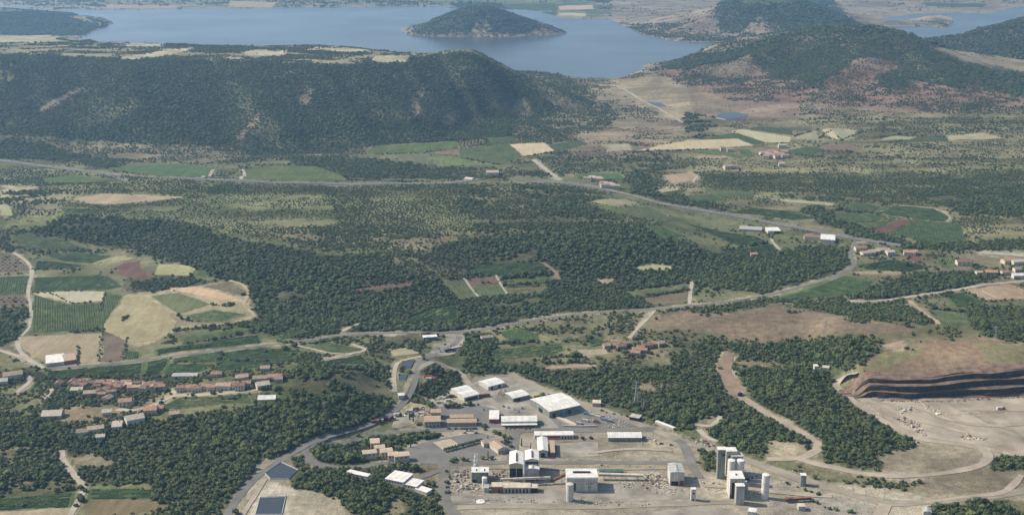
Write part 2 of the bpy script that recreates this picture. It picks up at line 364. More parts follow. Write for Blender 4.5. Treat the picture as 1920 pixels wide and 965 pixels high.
paint([(0,66),(100,68),(140,80),(200,72),(280,70),(370,75),(480,77),(560,74),(640,79),(700,85),(780,93),(850,97),(800,103),(740,115),(640,122),(520,118),(420,114),(300,112),(100,103),(0,104)], .58, 5.5, 9, (.21,.195,.115))
for P in ([(0,66),(110,66),(112,78),(40,82),(0,80)], [(215,108),(320,92),(370,88),(340,100),(250,114)], [(455,98),(470,93),(545,94),(530,104),(460,104)], [(560,90),(640,88),(700,95),(640,98)], [(690,108),(770,104),(760,116),(700,118)], [(420,106),(460,104),(450,114),(425,114)], [(240,80),(320,80),(300,88),(230,90)]):
    paint(P, .04, 4, 9, (.36,.325,.215))
# valley floor with fields
paint([(0,262),(200,300),(420,305),(640,290),(1000,272),(1060,280),(1060,340),(700,345),(400,336),(0,300)], .38, 4.5, 10, (.12,.13,.066))
paint([(0,262),(60,262),(130,285),(240,300),(220,318),(100,300),(0,290)], .85, 6, 10, FORF)
paint([(540,290),(640,292),(700,300),(900,315),(1000,318),(1060,325),(900,335),(640,335),(560,318)], .7, 5, 10, FORF)
paint([(1000,300),(1280,285),(1300,330),(1220,350),(1170,345),(1060,322)], .5, 5, 11, (.12,.125,.065))
# right hand plain, terraces
paint([(1280,230),(1918,200),(1918,470),(1700,460),(1280,385),(1240,330)], .46, 3.4, 12, (.165,.155,.082))
paint([(1300,300),(1500,300),(1918,285),(1918,330),(1700,345),(1400,350),(1300,345)], .42, 3.4, 12, (.17,.165,.085))
paint([(1300,322),(1500,325),(1918,315),(1918,400),(1700,385),(1500,372),(1330,355)], .66, 3.8, 12, (.125,.13,.06))
paint([(1700,360),(1918,345),(1918,410),(1800,400)], .74, 5, 12, FORF)
for k in range(17):
    y = 212+k*10.5+random.uniform(-3, 3)
    paint([(1500+random.uniform(-80,80), y), (1700, y+random.uniform(-3,3)), (1918, y+random.uniform(-4,8)), (1918, y+4), (1690, y+2.2), (1520, y+2)], .85, 4.6, 12)
paint([(1270,225),(1300,212),(1345,222),(1340,250),(1320,262),(1290,255)], .5, 8.5, 12, (.14,.13,.075))
paint([(1190,330),(1215,325),(1230,360),(1300,372),(1360,390),(1360,398),(1250,378),(1190,360)], .88, 6.5, 12, FORF)
paint([(1500,395),(1540,385),(1570,410),(1640,435),(1700,452),(1690,464),(1600,440),(1540,420)], .85, 6.5, 12, FORF)
paint([(1690,462),(1740,445),(1820,455),(1918,435),(1918,475),(1850,470),(1830,485),(1720,472)], .8, 6, 12, FORF)
# middle plateau scrub and wood
paint([(0,305),(640,346),(1090,345),(1240,420),(1100,480),(700,480),(430,440),(120,405),(0,420)], .74, 3.3, 13, (.125,.138,.06))
paint([(0,345),(140,360),(100,405),(0,420)], .5, 5, 13, (.15,.145,.085))
paint([(200,385),(350,378),(600,360),(640,420),(420,425),(230,405)], .85, 2.5, 13, (.13,.145,.065))
paint([(500,425),(700,420),(880,440),(860,490),(760,470),(640,470),(560,465)], .66, 4.2, 13, (.15,.135,.08))
for P in ([(880,350),(1080,352),(1120,400),(1080,420),(900,420),(860,380)], [(900,395),(1110,395),(1240,450),(1100,470),(880,450)]): paint(P, .66, 5.4, 13, (.10,.10,.052))
paint([(60,432),(130,401),(350,418),(430,445),(560,470),(640,480),(750,478),(860,455),(960,440),(1100,440),(1200,432),(1350,478),(1450,475),(1560,455),(1592,470),(1590,500),(1540,520),(1440,548),(1310,540),(1290,572),(1120,582),(1000,597),(880,618),(640,622),(560,614),(500,604),(478,582),(468,540),(400,517),(270,480),(150,452)], .9, 6.2, 14, FORF)
paint([(700,480),(860,462),(900,500),(830,520),(700,510)], .7, 5, 14, (.09,.09,.05))
# left field country
paint([(0,420),(60,432),(150,452),(270,480),(400,517),(468,540),(478,582),(500,604),(640,625),(400,655),(90,690),(0,700)], .22, 4.5, 15, (.12,.125,.062))
paint([(0,420),(60,432),(140,452),(60,470),(0,474)], .7, 5, 15, FORF)
paint([(0,575),(50,580),(55,600),(20,640),(0,645)], .8, 6, 15, FORF)
paint([(110,455),(200,470),(160,480),(60,475)], .5, 5, 15)
paint([(230,520),(270,525),(300,520),(360,520),(400,528),(290,545),(235,545)], .6, 5, 15, FORF)
paint([(410,585),(500,600),(560,614),(640,622),(560,640),(480,620)], .65, 5, 15, FORF)
paint([(195,607),(233,553),(300,542),(375,534),(430,525),(466,548),(480,600),(400,612),(330,622),(297,642),(247,644),(200,622)], .05, 4, 15, (.295,.258,.165))
# around the village
paint([(0,700),(90,690),(400,655),(640,628),(780,628),(800,670),(740,700),(735,760),(560,720),(480,760),(300,800),(0,800)], .5, 5, 16, (.11,.122,.055))
paint([(0,700),(60,690),(110,705),(320,705),(330,715),(90,716),(30,720)], .5, 5, 16, FORF)
paint([(80,720),(330,718),(330,760),(200,800),(70,800)], .72, 5, 16, (.20,.175,.115))
paint([(90,770),(150,757),(225,765),(225,782),(120,794)], .03, 4, 16, (.27,.22,.14))
paint([(560,690),(620,680),(735,690),(740,740),(730,760),(600,760),(540,740)], .62, 6.5, 17, (.09,.09,.05))
paint([(690,628),(790,625),(830,634),(760,650),(735,680),(690,660)], .55, 6, 17, FORF)
paint([(0,800),(60,792),(160,805),(230,790),(320,790),(420,772),(520,758),(560,742),(620,740),(735,750),(735,762),(700,786),(600,820),(520,862),(450,912),(428,965),(330,965),(300,930),(288,905),(165,905),(130,850),(0,838)], .93, 6.8, 17, FORF)
paint([(0,838),(60,838),(110,850),(150,905),(140,920),(0,930)], .62, 6.5, 18, (.14,.13,.07))
paint([(0,836),(62,836),(60,845),(0,856)], .05, 4, 18, (.27,.24,.155))
paint([(125,855),(175,850),(240,865),(200,872),(140,872)], .25, 5, 18, (.22,.19,.12))
paint([(0,930),(130,925),(160,905),(290,910),(330,965),(0,965)], .3, 5, 18, (.14,.14,.07))
paint([(290,918),(330,925),(420,945),(420,965),(300,965)], .6, 7, 18, (.12,.115,.06))
# middle of the picture, north of the works
paint([(870,622),(1000,597),(1290,572),(1440,555),(1590,510),(1700,510),(1918,520),(1918,640),(1500,690),(1340,690),(1100,700),(930,690),(880,670)], .42, 4.6, 19, (.13,.13,.068))
paint([(1700,465),(1918,475),(1918,530),(1700,520),(1600,520),(1600,480)], .36, 5, 19, (.14,.13,.075))
paint([(870,628),(930,630),(935,655),(920,680),(880,680),(862,650)], .75, 6.5, 19, FORF)
paint([(925,640),(1050,640),(1130,620),(1130,640),(960,650)], .5, 6, 19, FORF)
paint([(1640,535),(1700,515),(1850,505),(1870,520),(1770,545),(1640,562),(1590,555)], .85, 6, 19, FORF)
paint([(1460,562),(1580,568),(1740,578),(1750,607),(1700,602),(1600,590),(1500,580)], .72, 6, 19, FORF)
paint([(1820,580),(1918,565),(1918,642),(1850,632),(1820,605)], .78, 6, 19, FORF)
paint([(1290,572),(1440,556),(1480,565),(1350,590),(1350,618),(1270,625),(1265,600)], .6, 6, 19, FORF)
paint([(1210,616),(1225,592),(1290,580),(1350,592),(1450,575),(1530,580),(1600,600),(1700,603),(1740,616),(1690,628),(1560,630),(1490,648),(1420,642),(1300,622)], .05, 4, 19, (.185,.145,.098))
paint([(1130,632),(1250,640),(1260,670),(1140,672)], .4, 5, 19, (.19,.165,.10))
paint([(1480,640),(1560,628),(1700,625),(1918,640),(1918,700),(1640,700),(1580,690)], .35, 5, 20, (.15,.14,.075))
paint([(1270,640),(1400,650),(1500,645),(1640,640),(1660,655),(1600,690),(1500,692),(1400,692),(1280,690),(1250,670)], .72, 6.2, 20, FORF)
paint([(1380,675),(1470,670),(1480,700),(1400,710)], .35, 5, 20, (.18,.15,.09))
paint([(1600,692),(1640,668),(1730,643),(1800,634),(1918,641),(1918,700),(1700,706)], .02, 3, 20, (.20,.145,.095))
paint([(1610,690),(1650,668),(1740,645),(1720,665),(1660,690)], .02, 3, 20, (.175,.165,.085))
paint([(1820,640),(1918,648),(1918,690),(1850,680)], .02, 3, 20, (.185,.165,.09))
# woods north-east of the works
paint([(870,668),(930,680),(1020,690),(1100,700),(1180,690),(1280,685),(1345,680),(1355,705),(1390,745),(1450,790),(1520,830),(1520,850),(1440,845),(1400,850),(1340,822),(1280,798),(1230,786),(1150,762),(1080,738),(960,698),(915,705),(880,700)], .93, 6.4, 21, FORF)
paint([(1020,683),(1130,680),(1140,690),(1040,700)], .4, 5, 21, (.17,.15,.09))
paint([(1200,710),(1240,720),(1230,735),(1195,728)], .4, 5, 21, (.19,.15,.09))
paint([(1380,690),(1500,690),(1560,700),(1562,722),(1590,752),(1640,785),(1690,815),(1715,832),(1660,848),(1650,880),(1600,872),(1540,862),(1542,835),(1480,790),(1420,755)], .93, 6.4, 21, FORF)
paint([(1320,775),(1360,780),(1350,800),(1320,812),(1295,800)], .12, 4, 21, (.27,.235,.155))
paint([(1440,828),(1500,830),(1520,850),(1440,862)], .05, 4, 21, (.29,.25,.17))
# works: bare ground, lots, quarry surroundings
paint([(870,712),(955,698),(1112,760),(1200,794),(1290,825),(1440,872),(1560,905),(1918,905),(1918,965),(828,965),(822,868),(770,868),(730,850),(790,822),(830,806),(770,800),(735,788),(770,762),(800,745),(838,735)], .03, 2.5, 22, (.295,.262,.20))
paint([(1060,862),(1290,860),(1300,880),(1060,885)], .03, 3, 22, (.25,.22,.14))
paint([(1040,826),(1170,826),(1230,826),(1270,840),(1285,862),(1050,862)], .02, 3, 22, (.30,.265,.195))
paint([(1300,838),(1345,845),(1345,880),(1320,882)], .85, 6, 22, (.12,.12,.06))
paint([(790,680),(832,682),(872,700),(878,725),(840,737),(800,748),(785,738),(797,716),(788,700)], .9, 6.5, 23, FORF)
paint([(795,702),(830,702),(830,720),(795,722)], .02, 4, 23, (.25,.21,.15))
paint([(770,745),(800,742),(830,760),(845,765),(840,782),(790,800),(760,795),(780,775)], .5, 6, 23, (.20,.18,.12))
paint([(575,845),(625,836),(690,822),(760,812),(815,806),(818,822),(740,838),(735,850),(700,855),(690,868),(600,866)], .92, 6.5, 23, FORF)
paint([(640,820),(760,800),(740,812),(650,832)], .7, 5.5, 23, FORF)
paint([(560,882),(650,884),(720,874),(790,872),(822,880),(826,935),(824,965),(650,965),(640,935),(600,925),(540,908)], .86, 6.8, 24, (.09,.09,.05))
paint([(755,880),(785,882),(790,900),(765,898)], .1, 4, 24, (.27,.21,.12))
paint([(780,870),(822,872),(820,885),(795,892)], .1, 4, 24, (.21,.17,.11))
paint([(720,935),(760,930),(750,965),(720,965)], .25, 6, 24, (.22,.19,.12))
paint([(788,900),(826,890),(826,905),(800,920)], .3, 5, 24, (.22,.19,.12))
paint([(500,845),(545,858),(560,880),(540,905),(600,925),(655,955),(650,965),(430,965),(450,915)], .06, 4, 24, (.25,.225,.16))
paint([(545,845),(575,850),(600,875),(560,880)], .7, 5, 24, FORF)
paint([(470,912),(500,902),(560,918),(530,965),(440,965)], .03, 4, 24, (.40,.36,.29))
paint([(540,925),(580,918),(640,935),(655,965),(540,965)], .08, 4, 24, (.36,.32,.23))
paint([(735,680),(770,672),(775,690),(772,735),(745,750),(735,720)], .5, 6, 23, (.13,.135,.07))
paint([(1590,745),(1640,742),(1700,747),(1918,740),(1918,905),(1660,905),(1560,880),(1650,882),(1720,828),(1640,785)], .004, 3, 25, (.35,.305,.24))
paint([(1645,855),(1720,828),(1820,838),(1846,858),(1830,872),(1740,887),(1655,880)], .02, 3, 25, (.25,.215,.15))
paint([(1800,745),(1918,742),(1918,770),(1840,775)], .004, 3, 25, (.24,.165,.12))
paint([(1855,855),(1890,852),(1918,870),(1918,890),(1865,890)], .8, 6, 25, FORF)
paint([(1480,868),(1570,880),(1660,900),(1730,905),(1730,920),(1640,915),(1560,900),(1490,885)], .5, 5.5, 25, (.16,.15,.085))
paint([(1740,885),(1850,875),(1918,885),(1918,920),(1830,930),(1740,935),(1700,920)], .1, 4.5, 25, (.235,.205,.14))
paint([(1740,945),(1918,925),(1918,965),(1740,965)], .55, 6, 25, (.17,.155,.09))
paint([(1810,935),(1880,930),(1900,965),(1800,965)], .8, 7, 25, FORF)
paint([(1520,925),(1620,935),(1660,950),(1650,965),(1500,965)], .06, 4, 25, (.24,.22,.18))
paint([(1455,905),(1540,925),(1540,965),(1420,965)], .06, 4, 22, (.26,.235,.19))
paint([(1590,708),(1640,700),(1700,702),(1690,712),(1640,720),(1620,735),(1590,735)], .15, 4, 25, (.13,.115,.07))

# ------------------------------------------------------------------ roads and tracks (survey pixels, width in metres)
ROADS = [
 ('road', [(1606,455),(1600,468),(1592,479),(1602,490),(1603,497),(1592,505),(1577,514),(1550,524),(1500,538),(1440,553),(1400,560),(1340,569),(1300,573),(1230,579),(1120,585),(1060,591),(1000,600),(940,611),(890,620),(830,624),(760,624),(700,625),(640,628),(590,636),(540,642),(490,648),(420,655),(340,666),(270,675),(180,684),(84,691)], 6.8, 'asphalt'),
 ('road', [(84,691),(60,677),(38,660),(31,642),(40,630),(52,617),(58,600),(59,575),(52,552),(55,533),(62,510),(55,495),(42,483),(25,474)], 5.2, 'chalk'),
 ('road', [(84,691),(40,668),(-60,640)], 6, 'chalk'),
 ('road', [(862,630),(856,642),(835,656),(806,668),(790,678),(782,694),(778,715),(771,735),(757,754),(740,770),(720,785),(679,802),(629,816),(599,824),(565,840),(535,856),(501,879),(467,906),(440,940),(424,970),(415,1000)], 7.5, 'asphalt'),
 ('road', [(612,821),(585,832),(572,843),(572,855),(589,868),(619,876),(649,877),(686,874),(723,867),(764,866),(797,866),(832,867)], 8.5, 'asphalt'),
 ('road', [(612,828),(636,834),(660,828),(679,822),(703,813),(757,808),(800,806),(850,805)], 7, 'asphalt'),
 ('road', [(783,694),(800,682),(815,677),(840,688),(868,700),(880,720),(895,738),(920,750),(945,770),(960,790)], 7, 'gravel_grey'),
 ('road', [(955,701),(1004,725),(1060,747),(1107,762),(1136,771),(1184,790),(1220,803),(1272,824),(1300,832),(1367,851),(1439,876),(1487,893),(1540,911),(1567,917),(1618,933),(1668,944),(1736,941),(1837,933),(1920,920),(2000,905)], 11, 'gravel_grey'),
 ('road', [(832,867),(833,880),(832,915),(835,945),(850,960),(862,972)], 10, 'asphalt_old'),
 ('road', [(832,867),(880,869),(953,866),(1060,867),(1120,866),(1200,867),(1252,866),(1292,869)], 7, 'asphalt_old'),
 ('road', [(857,951),(950,948),(1120,950),(1260,944),(1350,940),(1420,945)], 9, 'gravel_grey'),
 ('road', [(1268,824),(1280,830),(1290,850),(1297,872),(1312,896)], 9, 'asphalt_old'),
 ('road', [(960,866),(963,830),(965,806),(1010,806),(1080,806),(1150,806),(1210,803),(1228,806)], 10, 'asphalt_old'),
 ('road', [(1439,860),(1499,860),(1528,847),(1536,835),(1525,824),(1500,808),(1447,780),(1407,755),(1387,742)], 9, 'gravel'),
 ('track', [(1387,743),(1371,717),(1354,692),(1362,676),(1368,660)], 15, 'red_earth'),
 ('road', [(1499,860),(1525,868),(1567,877),(1618,888),(1668,893),(1736,891),(1803,881),(1840,872),(1856,858),(1847,843),(1820,835),(1769,829),(1719,823),(1685,805),(1652,786),(1618,765),(1594,745),(1571,728),(1564,717),(1584,709),(1606,705)], 8, 'gravel'),
 ('road', [(1583,565),(1640,565),(1697,558),(1747,550),(1797,543),(1847,533),(1920,527),(2000,520)], 6.5, 'chalk'),
 ('track', [(1227,583),(1215,597),(1200,610),(1180,634)], 4.5, 'chalk'),
 ('track', [(1298,528),(1294,550),(1293,571)], 5, 'chalk'),
 ('track', [(1123,160),(1157,161),(1190,180),(1240,207),(1282,231)], 7, 'chalk'),
 ('road', [(1000,299),(1010,307),(1023,318),(1040,330),(1050,338)], 9, 'chalk'),
 ('road', [(219,767),(249,770),(279,763),(303,752),(327,740),(364,741),(400,739),(467,733),(490,728)], 6.5, 'chalk'),
 ('road', [(327,740),(325,731),(312,729)], 5, 'chalk'),
 ('track', [(116,842),(118,862),(135,886),(158,909),(152,933),(138,953),(125,980)], 6, 'chalk'),
 ('track', [(30,737),(45,725),(60,712),(50,704)], 6, 'chalk'),
 ('track', [(83,750),(100,735),(95,728)], 4, 'chalk'),
 ('track', [(1017,492),(1033,503),(1042,512),(1049,524)], 5, 'red_earth'),
 ('track', [(555,648),(590,654),(630,664),(660,663),(690,656),(660,645)], 4.5, 'chalk'),
 ('track', [(600,676),(660,664)], 4, 'chalk'),
 ('track', [(741,735),(738,712),(740,690),(748,677),(790,668)], 5, 'chalk'),
 ('track', [(1650,397),(1680,384),(1753,391),(1785,407),(1775,416)], 4, 'ochre'),
 ('track', [(870,521),(897,556)], 3.5, 'chalk'), ('track', [(930,516),(953,554)], 3.5, 'chalk'),
 ('track', [(640,622),(660,612),(676,606)], 5, 'chalk'),
 ('track', [(1463,470),(1450,456),(1446,448)], 5, 'chalk'),
 ('track', [(465,548),(463,560),(455,570),(475,588),(480,598)], 4.5, 'ochre'), ('track', [(430,526),(455,533),(466,547)], 4, 'ochre'),
 ('track', [(1300,342),(1303,335),(1310,330)], 5, 'chalk'),
 ('track', [(400,318),(395,325),(380,333)], 6, 'chalk'), ('track', [(455,318),(460,330),(452,337)], 6, 'chalk'),
 ('track', [(1700,560),(1740,590),(1760,608)], 6, 'ochre'),
 ('track', [(1840,545),(1870,560)], 4, 'chalk'),
 ('track', [(1300,795),(1330,800),(1345,790),(1352,780)], 5, 'chalk'), ('track', [(1310,805),(1325,820),(1345,828)], 5, 'chalk'),
 ('road', [(768,866),(790,870)], 6, 'asphalt_old'), ('road', [(740,905),(790,895),(822,882)], 7, 'asphalt_old'),
 ('track', [(455,965),(474,935),(488,912),(496,898)], 5, 'gravel'),
 ('road', [(1660,945),(1650,965),(1640,990)], 10, 'gravel'),
 ('track', [(1736,941),(1820,930),(1880,926),(1905,905),(1915,890)], 6, 'gravel'),
 ('track', [(1640,745),(1660,770),(1690,790)], 5, 'gravel_grey'),
 ('track', [(1650,758),(1700,785),(1770,800),(1850,822)], 7, 'gravel'), ('track', [(1700,756),(1780,790),(1860,800),(1960,790)], 7, 'gravel'), ('track', [(1770,752),(1850,790),(1960,830)], 6, 'gravel_grey'), ('track', [(880,878),(950,876),(1060,880),(1250,878)], 5, 'gravel_grey'), ('track', [(1100,850),(1180,840),(1260,845)], 5, 'gravel'), ('track', [(1320,910),(1400,915),(1480,925),(1560,930)], 7, 'gravel'),
 ('road', [(1690,461),(1640,452),(1606,455)], 6, 'chalk'),
 ('road', [(1838,474),(1880,477),(1925,480),(2000,484)], 14, 'chalk'),
]
HIGHWAY = [(-120,286),(0,301),(60,309),(130,318),(210,326),(300,333),(400,338),(520,343),(640,346),(700,346),(780,344),(900,342),(1000,341),(1060,343),(1110,350),(1150,359),(1200,373),(1260,386),(1320,396),(1380,405),(1440,417),(1500,428),(1560,440),(1620,451),(1690,461)]
for nm, P, w, mt in ROADS:
    for a, b in zip(P[:-1], P[1:]):
        yy = (a[1]+b[1])/2; sc = FPX/max(CAM_Z/math.sin(PITCH+math.atan((yy-482.5)/FPX)), 900)
        paintline([a, b], w*sc*.62+1.0, (.27,.24,.165))
for a, b in zip(HIGHWAY[:-1], HIGHWAY[1:]): paintline([a, b], 4, (.2,.185,.125))
# ------------------------------------------------------------------ fields: kind, outline, row direction
GV, GD, GP_, WH, DR, BR, RR, GG = 'vine', 'vine_dark', 'pale_vine', 'stubble', 'dry_grass', 'brown_earth', 'red_earth_field', 'grey_vine'
FIELDS = [
 (GV,[(455,318),(520,311),(590,312),(640,330),(650,340),(456,337)],.3),(GV,[(195,315),(330,307),(402,315),(390,333),(300,330),(230,322)],.3),
 (GV,[(681,287),(707,272),(853,265),(858,277),(790,286)],.1),(BR,[(859,265),(903,262),(907,269),(863,276)],.1),(GV,[(862,279),(953,270),(979,293),(940,308),(863,296)],.5),
 (WH,[(957,271),(1021,268),(1040,283),(982,293)],.5),(BR,[(797,287),(858,279),(860,292)],.2),(GP_,[(733,290),(806,289),(813,307),(780,308)],.9),(GP_,[(811,293),(862,293),(900,310),(820,312)],.1),
 (GD,[(910,258),(960,257),(973,266),(917,269)],.1),(GD,[(1027,273),(1087,263),(1103,270),(1042,283)],.1),(DR,[(1130,272),(1177,269),(1187,280),(1141,285)],.1),
 (WH,[(1195,283),(1240,273),(1290,264),(1383,260),(1409,273),(1330,279),(1250,281)],.1),(GD,[(1337,259),(1360,252),(1377,249),(1433,267),(1413,272),(1384,260)],.7),
 (WH,[(1374,245),(1391,243),(1483,258),(1480,267),(1437,268)],.7),(GD,[(1400,242),(1420,238),(1483,242),(1487,254)],.2),(DR,[(1490,254),(1527,243),(1535,260),(1513,262)],.2),
 (WH,[(1541,243),(1560,242),(1574,263),(1557,258)],.2),(DR,[(1562,242),(1607,245),(1600,260),(1578,263)],.3),(GD,[(1473,283),(1520,275),(1547,280),(1513,290),(1480,288)],.2),
 (BR,[(1540,272),(1600,272),(1620,282),(1560,282)],.2),(DR,[(1650,263),(1663,255),(1722,257),(1706,262)],.2),(GD,[(1693,265),(1724,256),(1773,257),(1777,265)],.2),(DR,[(1777,255),(1847,250),(1880,259),(1780,263)],.1),
 (GV,[(1300,285),(1347,283),(1393,293),(1390,297),(1330,290)],.2),(GV,[(1383,282),(1400,280),(1417,290),(1400,293)],.2),(DR,[(1303,292),(1363,290),(1368,297),(1310,297)],.2),
 (GV,[(1644,393),(1680,385),(1753,392),(1782,407),(1770,415),(1663,403)],.4),(GD,[(1587,383),(1617,380),(1649,388),(1640,397),(1590,395)],.4),(GD,[(1557,400),(1600,398),(1660,405),(1633,417),(1580,417)],.4),
 (GP_,[(1607,420),(1661,408),(1689,412),(1640,430)],.9),(RR,[(1634,432),(1692,412),(1720,412),(1654,435)],.9),(GV,[(1663,436),(1721,413),(1800,420),(1813,453),(1747,457)],.9),
 (GV,[(1360,398),(1413,390),(1493,397),(1527,410),(1487,413),(1423,403)],.3),(GV,[(1320,355),(1413,360),(1413,370),(1347,368)],.2),(GD,[(1287,367),(1333,365),(1360,375),(1293,377)],.2),
 (DR,[(1423,370),(1513,377),(1567,382),(1563,387),(1493,380)],.2),(GV,[(1280,417),(1347,433),(1420,443),(1440,457),(1380,460),(1340,442)],.4),(GV,[(1350,467),(1450,458),(1460,470),(1360,477)],.3),
 (GV,[(1613,497),(1680,487),(1747,500),(1703,510),(1620,505)],.4),(GV,[(1450,560),(1580,517),(1640,527),(1633,540),(1590,553),(1480,562)],.5),(DR,[(1593,510),(1680,508),(1697,513),(1613,515)],.3),
 (DR,[(1803,547),(1887,533),(1918,547),(1918,560),(1847,563)],.3),(GV,[(1773,553),(1801,547),(1847,566),(1820,573),(1793,577)],.6),(GP_,[(1743,580),(1813,587),(1820,613),(1763,610)],.6),
 (GP_,[(1757,483),(1783,477),(1793,500),(1763,500)],.5),(RR,[(1700,474),(1722,480),(1732,493),(1705,485)],.5),
 (GP_,[(825,525),(868,522),(894,555),(860,562)],.75),(BR,[(872,522),(928,517),(937,531),(882,534)],.75),(GP_,[(883,536),(937,532),(951,553),(899,557)],.75),
 (GD,[(880,510),(893,497),(1015,492),(1031,503),(940,517)],.1),(GP_,[(942,527),(1030,517),(1043,526),(1030,533),(948,538)],.1),(GP_,[(950,542),(1028,537),(1010,550),(962,555)],.1),
 (GV,[(750,603),(807,580),(857,572),(857,597),(807,607)],.4),(BR,[(667,541),(770,530),(770,538),(673,545)],.1),(WH,[(1187,502),(1223,497),(1257,498),(1260,505),(1207,507)],.1),
 (DR,[(1107,523),(1157,522),(1140,533)],.1),(BR,[(1207,560),(1280,547),(1290,546),(1287,566),(1223,572)],.2),(GP_,[(1167,548),(1273,535),(1290,530),(1290,540),(1200,555)],.2),
 (GV,[(935,622),(973,615),(1007,627),(1010,638),(960,640)],.8),(GP_,[(921,658),(962,651),(1056,644),(1060,656),(1041,665),(994,669),(932,676),(923,670)],.1),(DR,[(1058,663),(1079,656),(1135,655),(1137,664),(1100,667)],.1),
 (DR,[(1022,686),(1120,683),(1120,688),(1032,690)],.1),(GV,[(1100,637),(1122,633),(1141,642),(1107,651)],.4),(DR,[(1107,378),(1135,373),(1173,374),(1200,382),(1150,386)],.4),(GP_,[(1157,390),(1220,387),(1257,410),(1247,417),(1190,407)],.6),
 (GV,[(1203,423),(1233,423),(1280,443),(1240,450)],.5),(GV,[(1073,327),(1160,325),(1170,336),(1093,335)],.1),(DR,[(1217,360),(1250,352),(1275,355),(1230,362)],.1),(GD,[(1229,363),(1290,354),(1280,362),(1240,367)],.1),(DR,[(1240,330),(1300,322),(1310,338),(1260,345)],.1),
 (GP_,[(1110,383),(1150,388),(1185,405),(1140,395)],.5),
 (WH,[(64,550),(133,546),(197,547),(192,564),(133,568)],.2),(GV,[(64,520),(187,515),(207,520),(230,537),(200,543),(64,546)],.15),(GV,[(63,553),(127,571),(193,569),(198,550),(230,553),(200,597),(190,617),(127,620),(60,624)],.5),
 (DR,[(233,557),(281,557),(320,588),(333,603),(323,623),(297,637),(247,640),(202,620),(196,607)],.4),(GG,[(283,555),(333,549),(392,570),(333,587)],.75),(WH,[(317,540),(370,538),(445,558),(417,563),(340,548)],.75),
 (GG,[(380,537),(430,528),(462,547),(453,553)],.75),(DR,[(335,590),(395,573),(450,566),(460,588),(400,579),(355,589)],.3),(GP_,[(353,591),(400,581),(460,590),(417,603),(363,603)],.2),(DR,[(333,611),(433,606),(475,592),(480,598),(400,611),(330,618)],.2),
 (RR,[(217,502),(233,492),(263,490),(267,507),(287,520),(277,525),(227,517)],.5),(DR,[(302,493),(327,495),(367,505),(353,517),(293,515)],.4),(GV,[(357,507),(393,510),(380,520)],.3),(DR,[(170,495),(213,480),(260,483),(213,490)],.3),
 (GV,[(20,443),(50,438),(107,448),(167,467),(100,467),(33,463)],.3),(GV,[(80,477),(140,473),(210,480),(173,493),(123,490)],.3),(GV,[(66,489),(110,490),(160,498),(117,503),(66,505)],.3),
 (BR,[(0,479),(23,478),(58,507),(0,513)],.3),(GV,[(0,520),(52,517),(48,550),(0,550)],.3),(BR,[(0,554),(46,554),(54,570),(0,572)],.3),(GV,[(30,628),(50,605),(54,612),(40,628)],.3),
 (DR,[(140,373),(200,363),(260,367),(350,369),(300,376),(213,383),(167,382)],.1),(GV,[(113,390),(197,393),(190,402),(120,400)],.1),(DR,[(0,348),(80,350),(33,360),(0,360)],.1),(DR,[(0,365),(63,368),(0,373)],.1),(DR,[(0,388),(23,387),(20,407),(0,408)],.1),
 (GV,[(83,335),(140,328),(253,340),(167,343),(87,342)],.2),(DR,[(37,632),(110,627),(187,625),(188,650),(183,680),(100,684),(62,668),(40,648)],.3),(BR,[(194,628),(238,633),(229,673),(190,678)],.5),(GV,[(236,658),(262,658),(258,672),(232,673)],.3),
 (GV,[(293,664),(291,656),(400,640),(485,628),(490,642),(400,651)],.25),(GV,[(337,633),(473,613),(483,617),(400,636),(345,645)],.25),(GV,[(513,630),(567,617),(580,623),(525,637)],.25),
 (GV,[(88,696),(268,679),(268,700),(118,707),(86,704)],.35),(GV,[(272,679),(318,672),(303,705),(268,703)],.4),(GV,[(327,671),(410,659),(412,678),(323,678)],.3),(GD,[(317,681),(394,683),(370,699),(307,700)],.5),
 (GV,[(415,661),(490,652),(568,658),(535,680),(467,690),(402,696)],.4),(GP_,[(560,648),(615,641),(688,656),(633,661)],.2),(GV,[(602,679),(679,667),(694,687),(615,683)],.4),(DR,[(727,657),(757,651),(788,662),(740,667)],.3),
 (GV,[(0,936),(141,924),(134,949),(0,956)],.35),(GV,[(167,915),(286,917),(289,934),(164,934)],.4),(GG,[(164,935),(290,937),(316,953),(263,960),(158,972)],.4),(DR,[(0,958),(132,951),(125,975),(0,980)],.3),
 (GP_,[(296,764),(332,745),(400,744),(468,737),(475,756),(400,760),(337,767)],.3),(GV,[(47,738),(64,716),(81,719),(52,741)],.7),
 (DR,[(1650,650),(1700,640),(1690,655)],.3),
 (WH,[(1048,12),(1110,10),(1112,18),(1050,19)],.1),(WH,[(1048,25),(1098,25),(1098,31),(1050,30)],.1),(GD,[(940,8),(1040,8),(1045,20),(960,20)],.1),(GD,[(980,22),(1045,23),(1040,34),(1000,33)],.1),(DR,[(430,2),(520,6),(510,14),(430,14)],.1),(DR,[(200,10),(330,12),(330,17),(200,17)],.1),(GD,[(1380,2),(1500,1),(1480,6),(1400,7)],.1),(GD,[(1730,5),(1850,8),(1840,14),(1740,12)],.1),
]
def shrink(P, k=0.0):
    c = np.mean(P, 0); return [tuple(c+(np.array(p)-c)*(1+k)) for p in P]
for kd, P, a in FIELDS:
    paint(shrink(P, .015), 0, c={GV:(.10,.125,.055),GD:(.08,.105,.045),GP_:(.15,.16,.08),WH:(.40,.325,.2),DR:(.29,.255,.165),BR:(.16,.125,.085),RR:(.17,.10,.07),GG:(.15,.145,.085)}[kd], e=False)
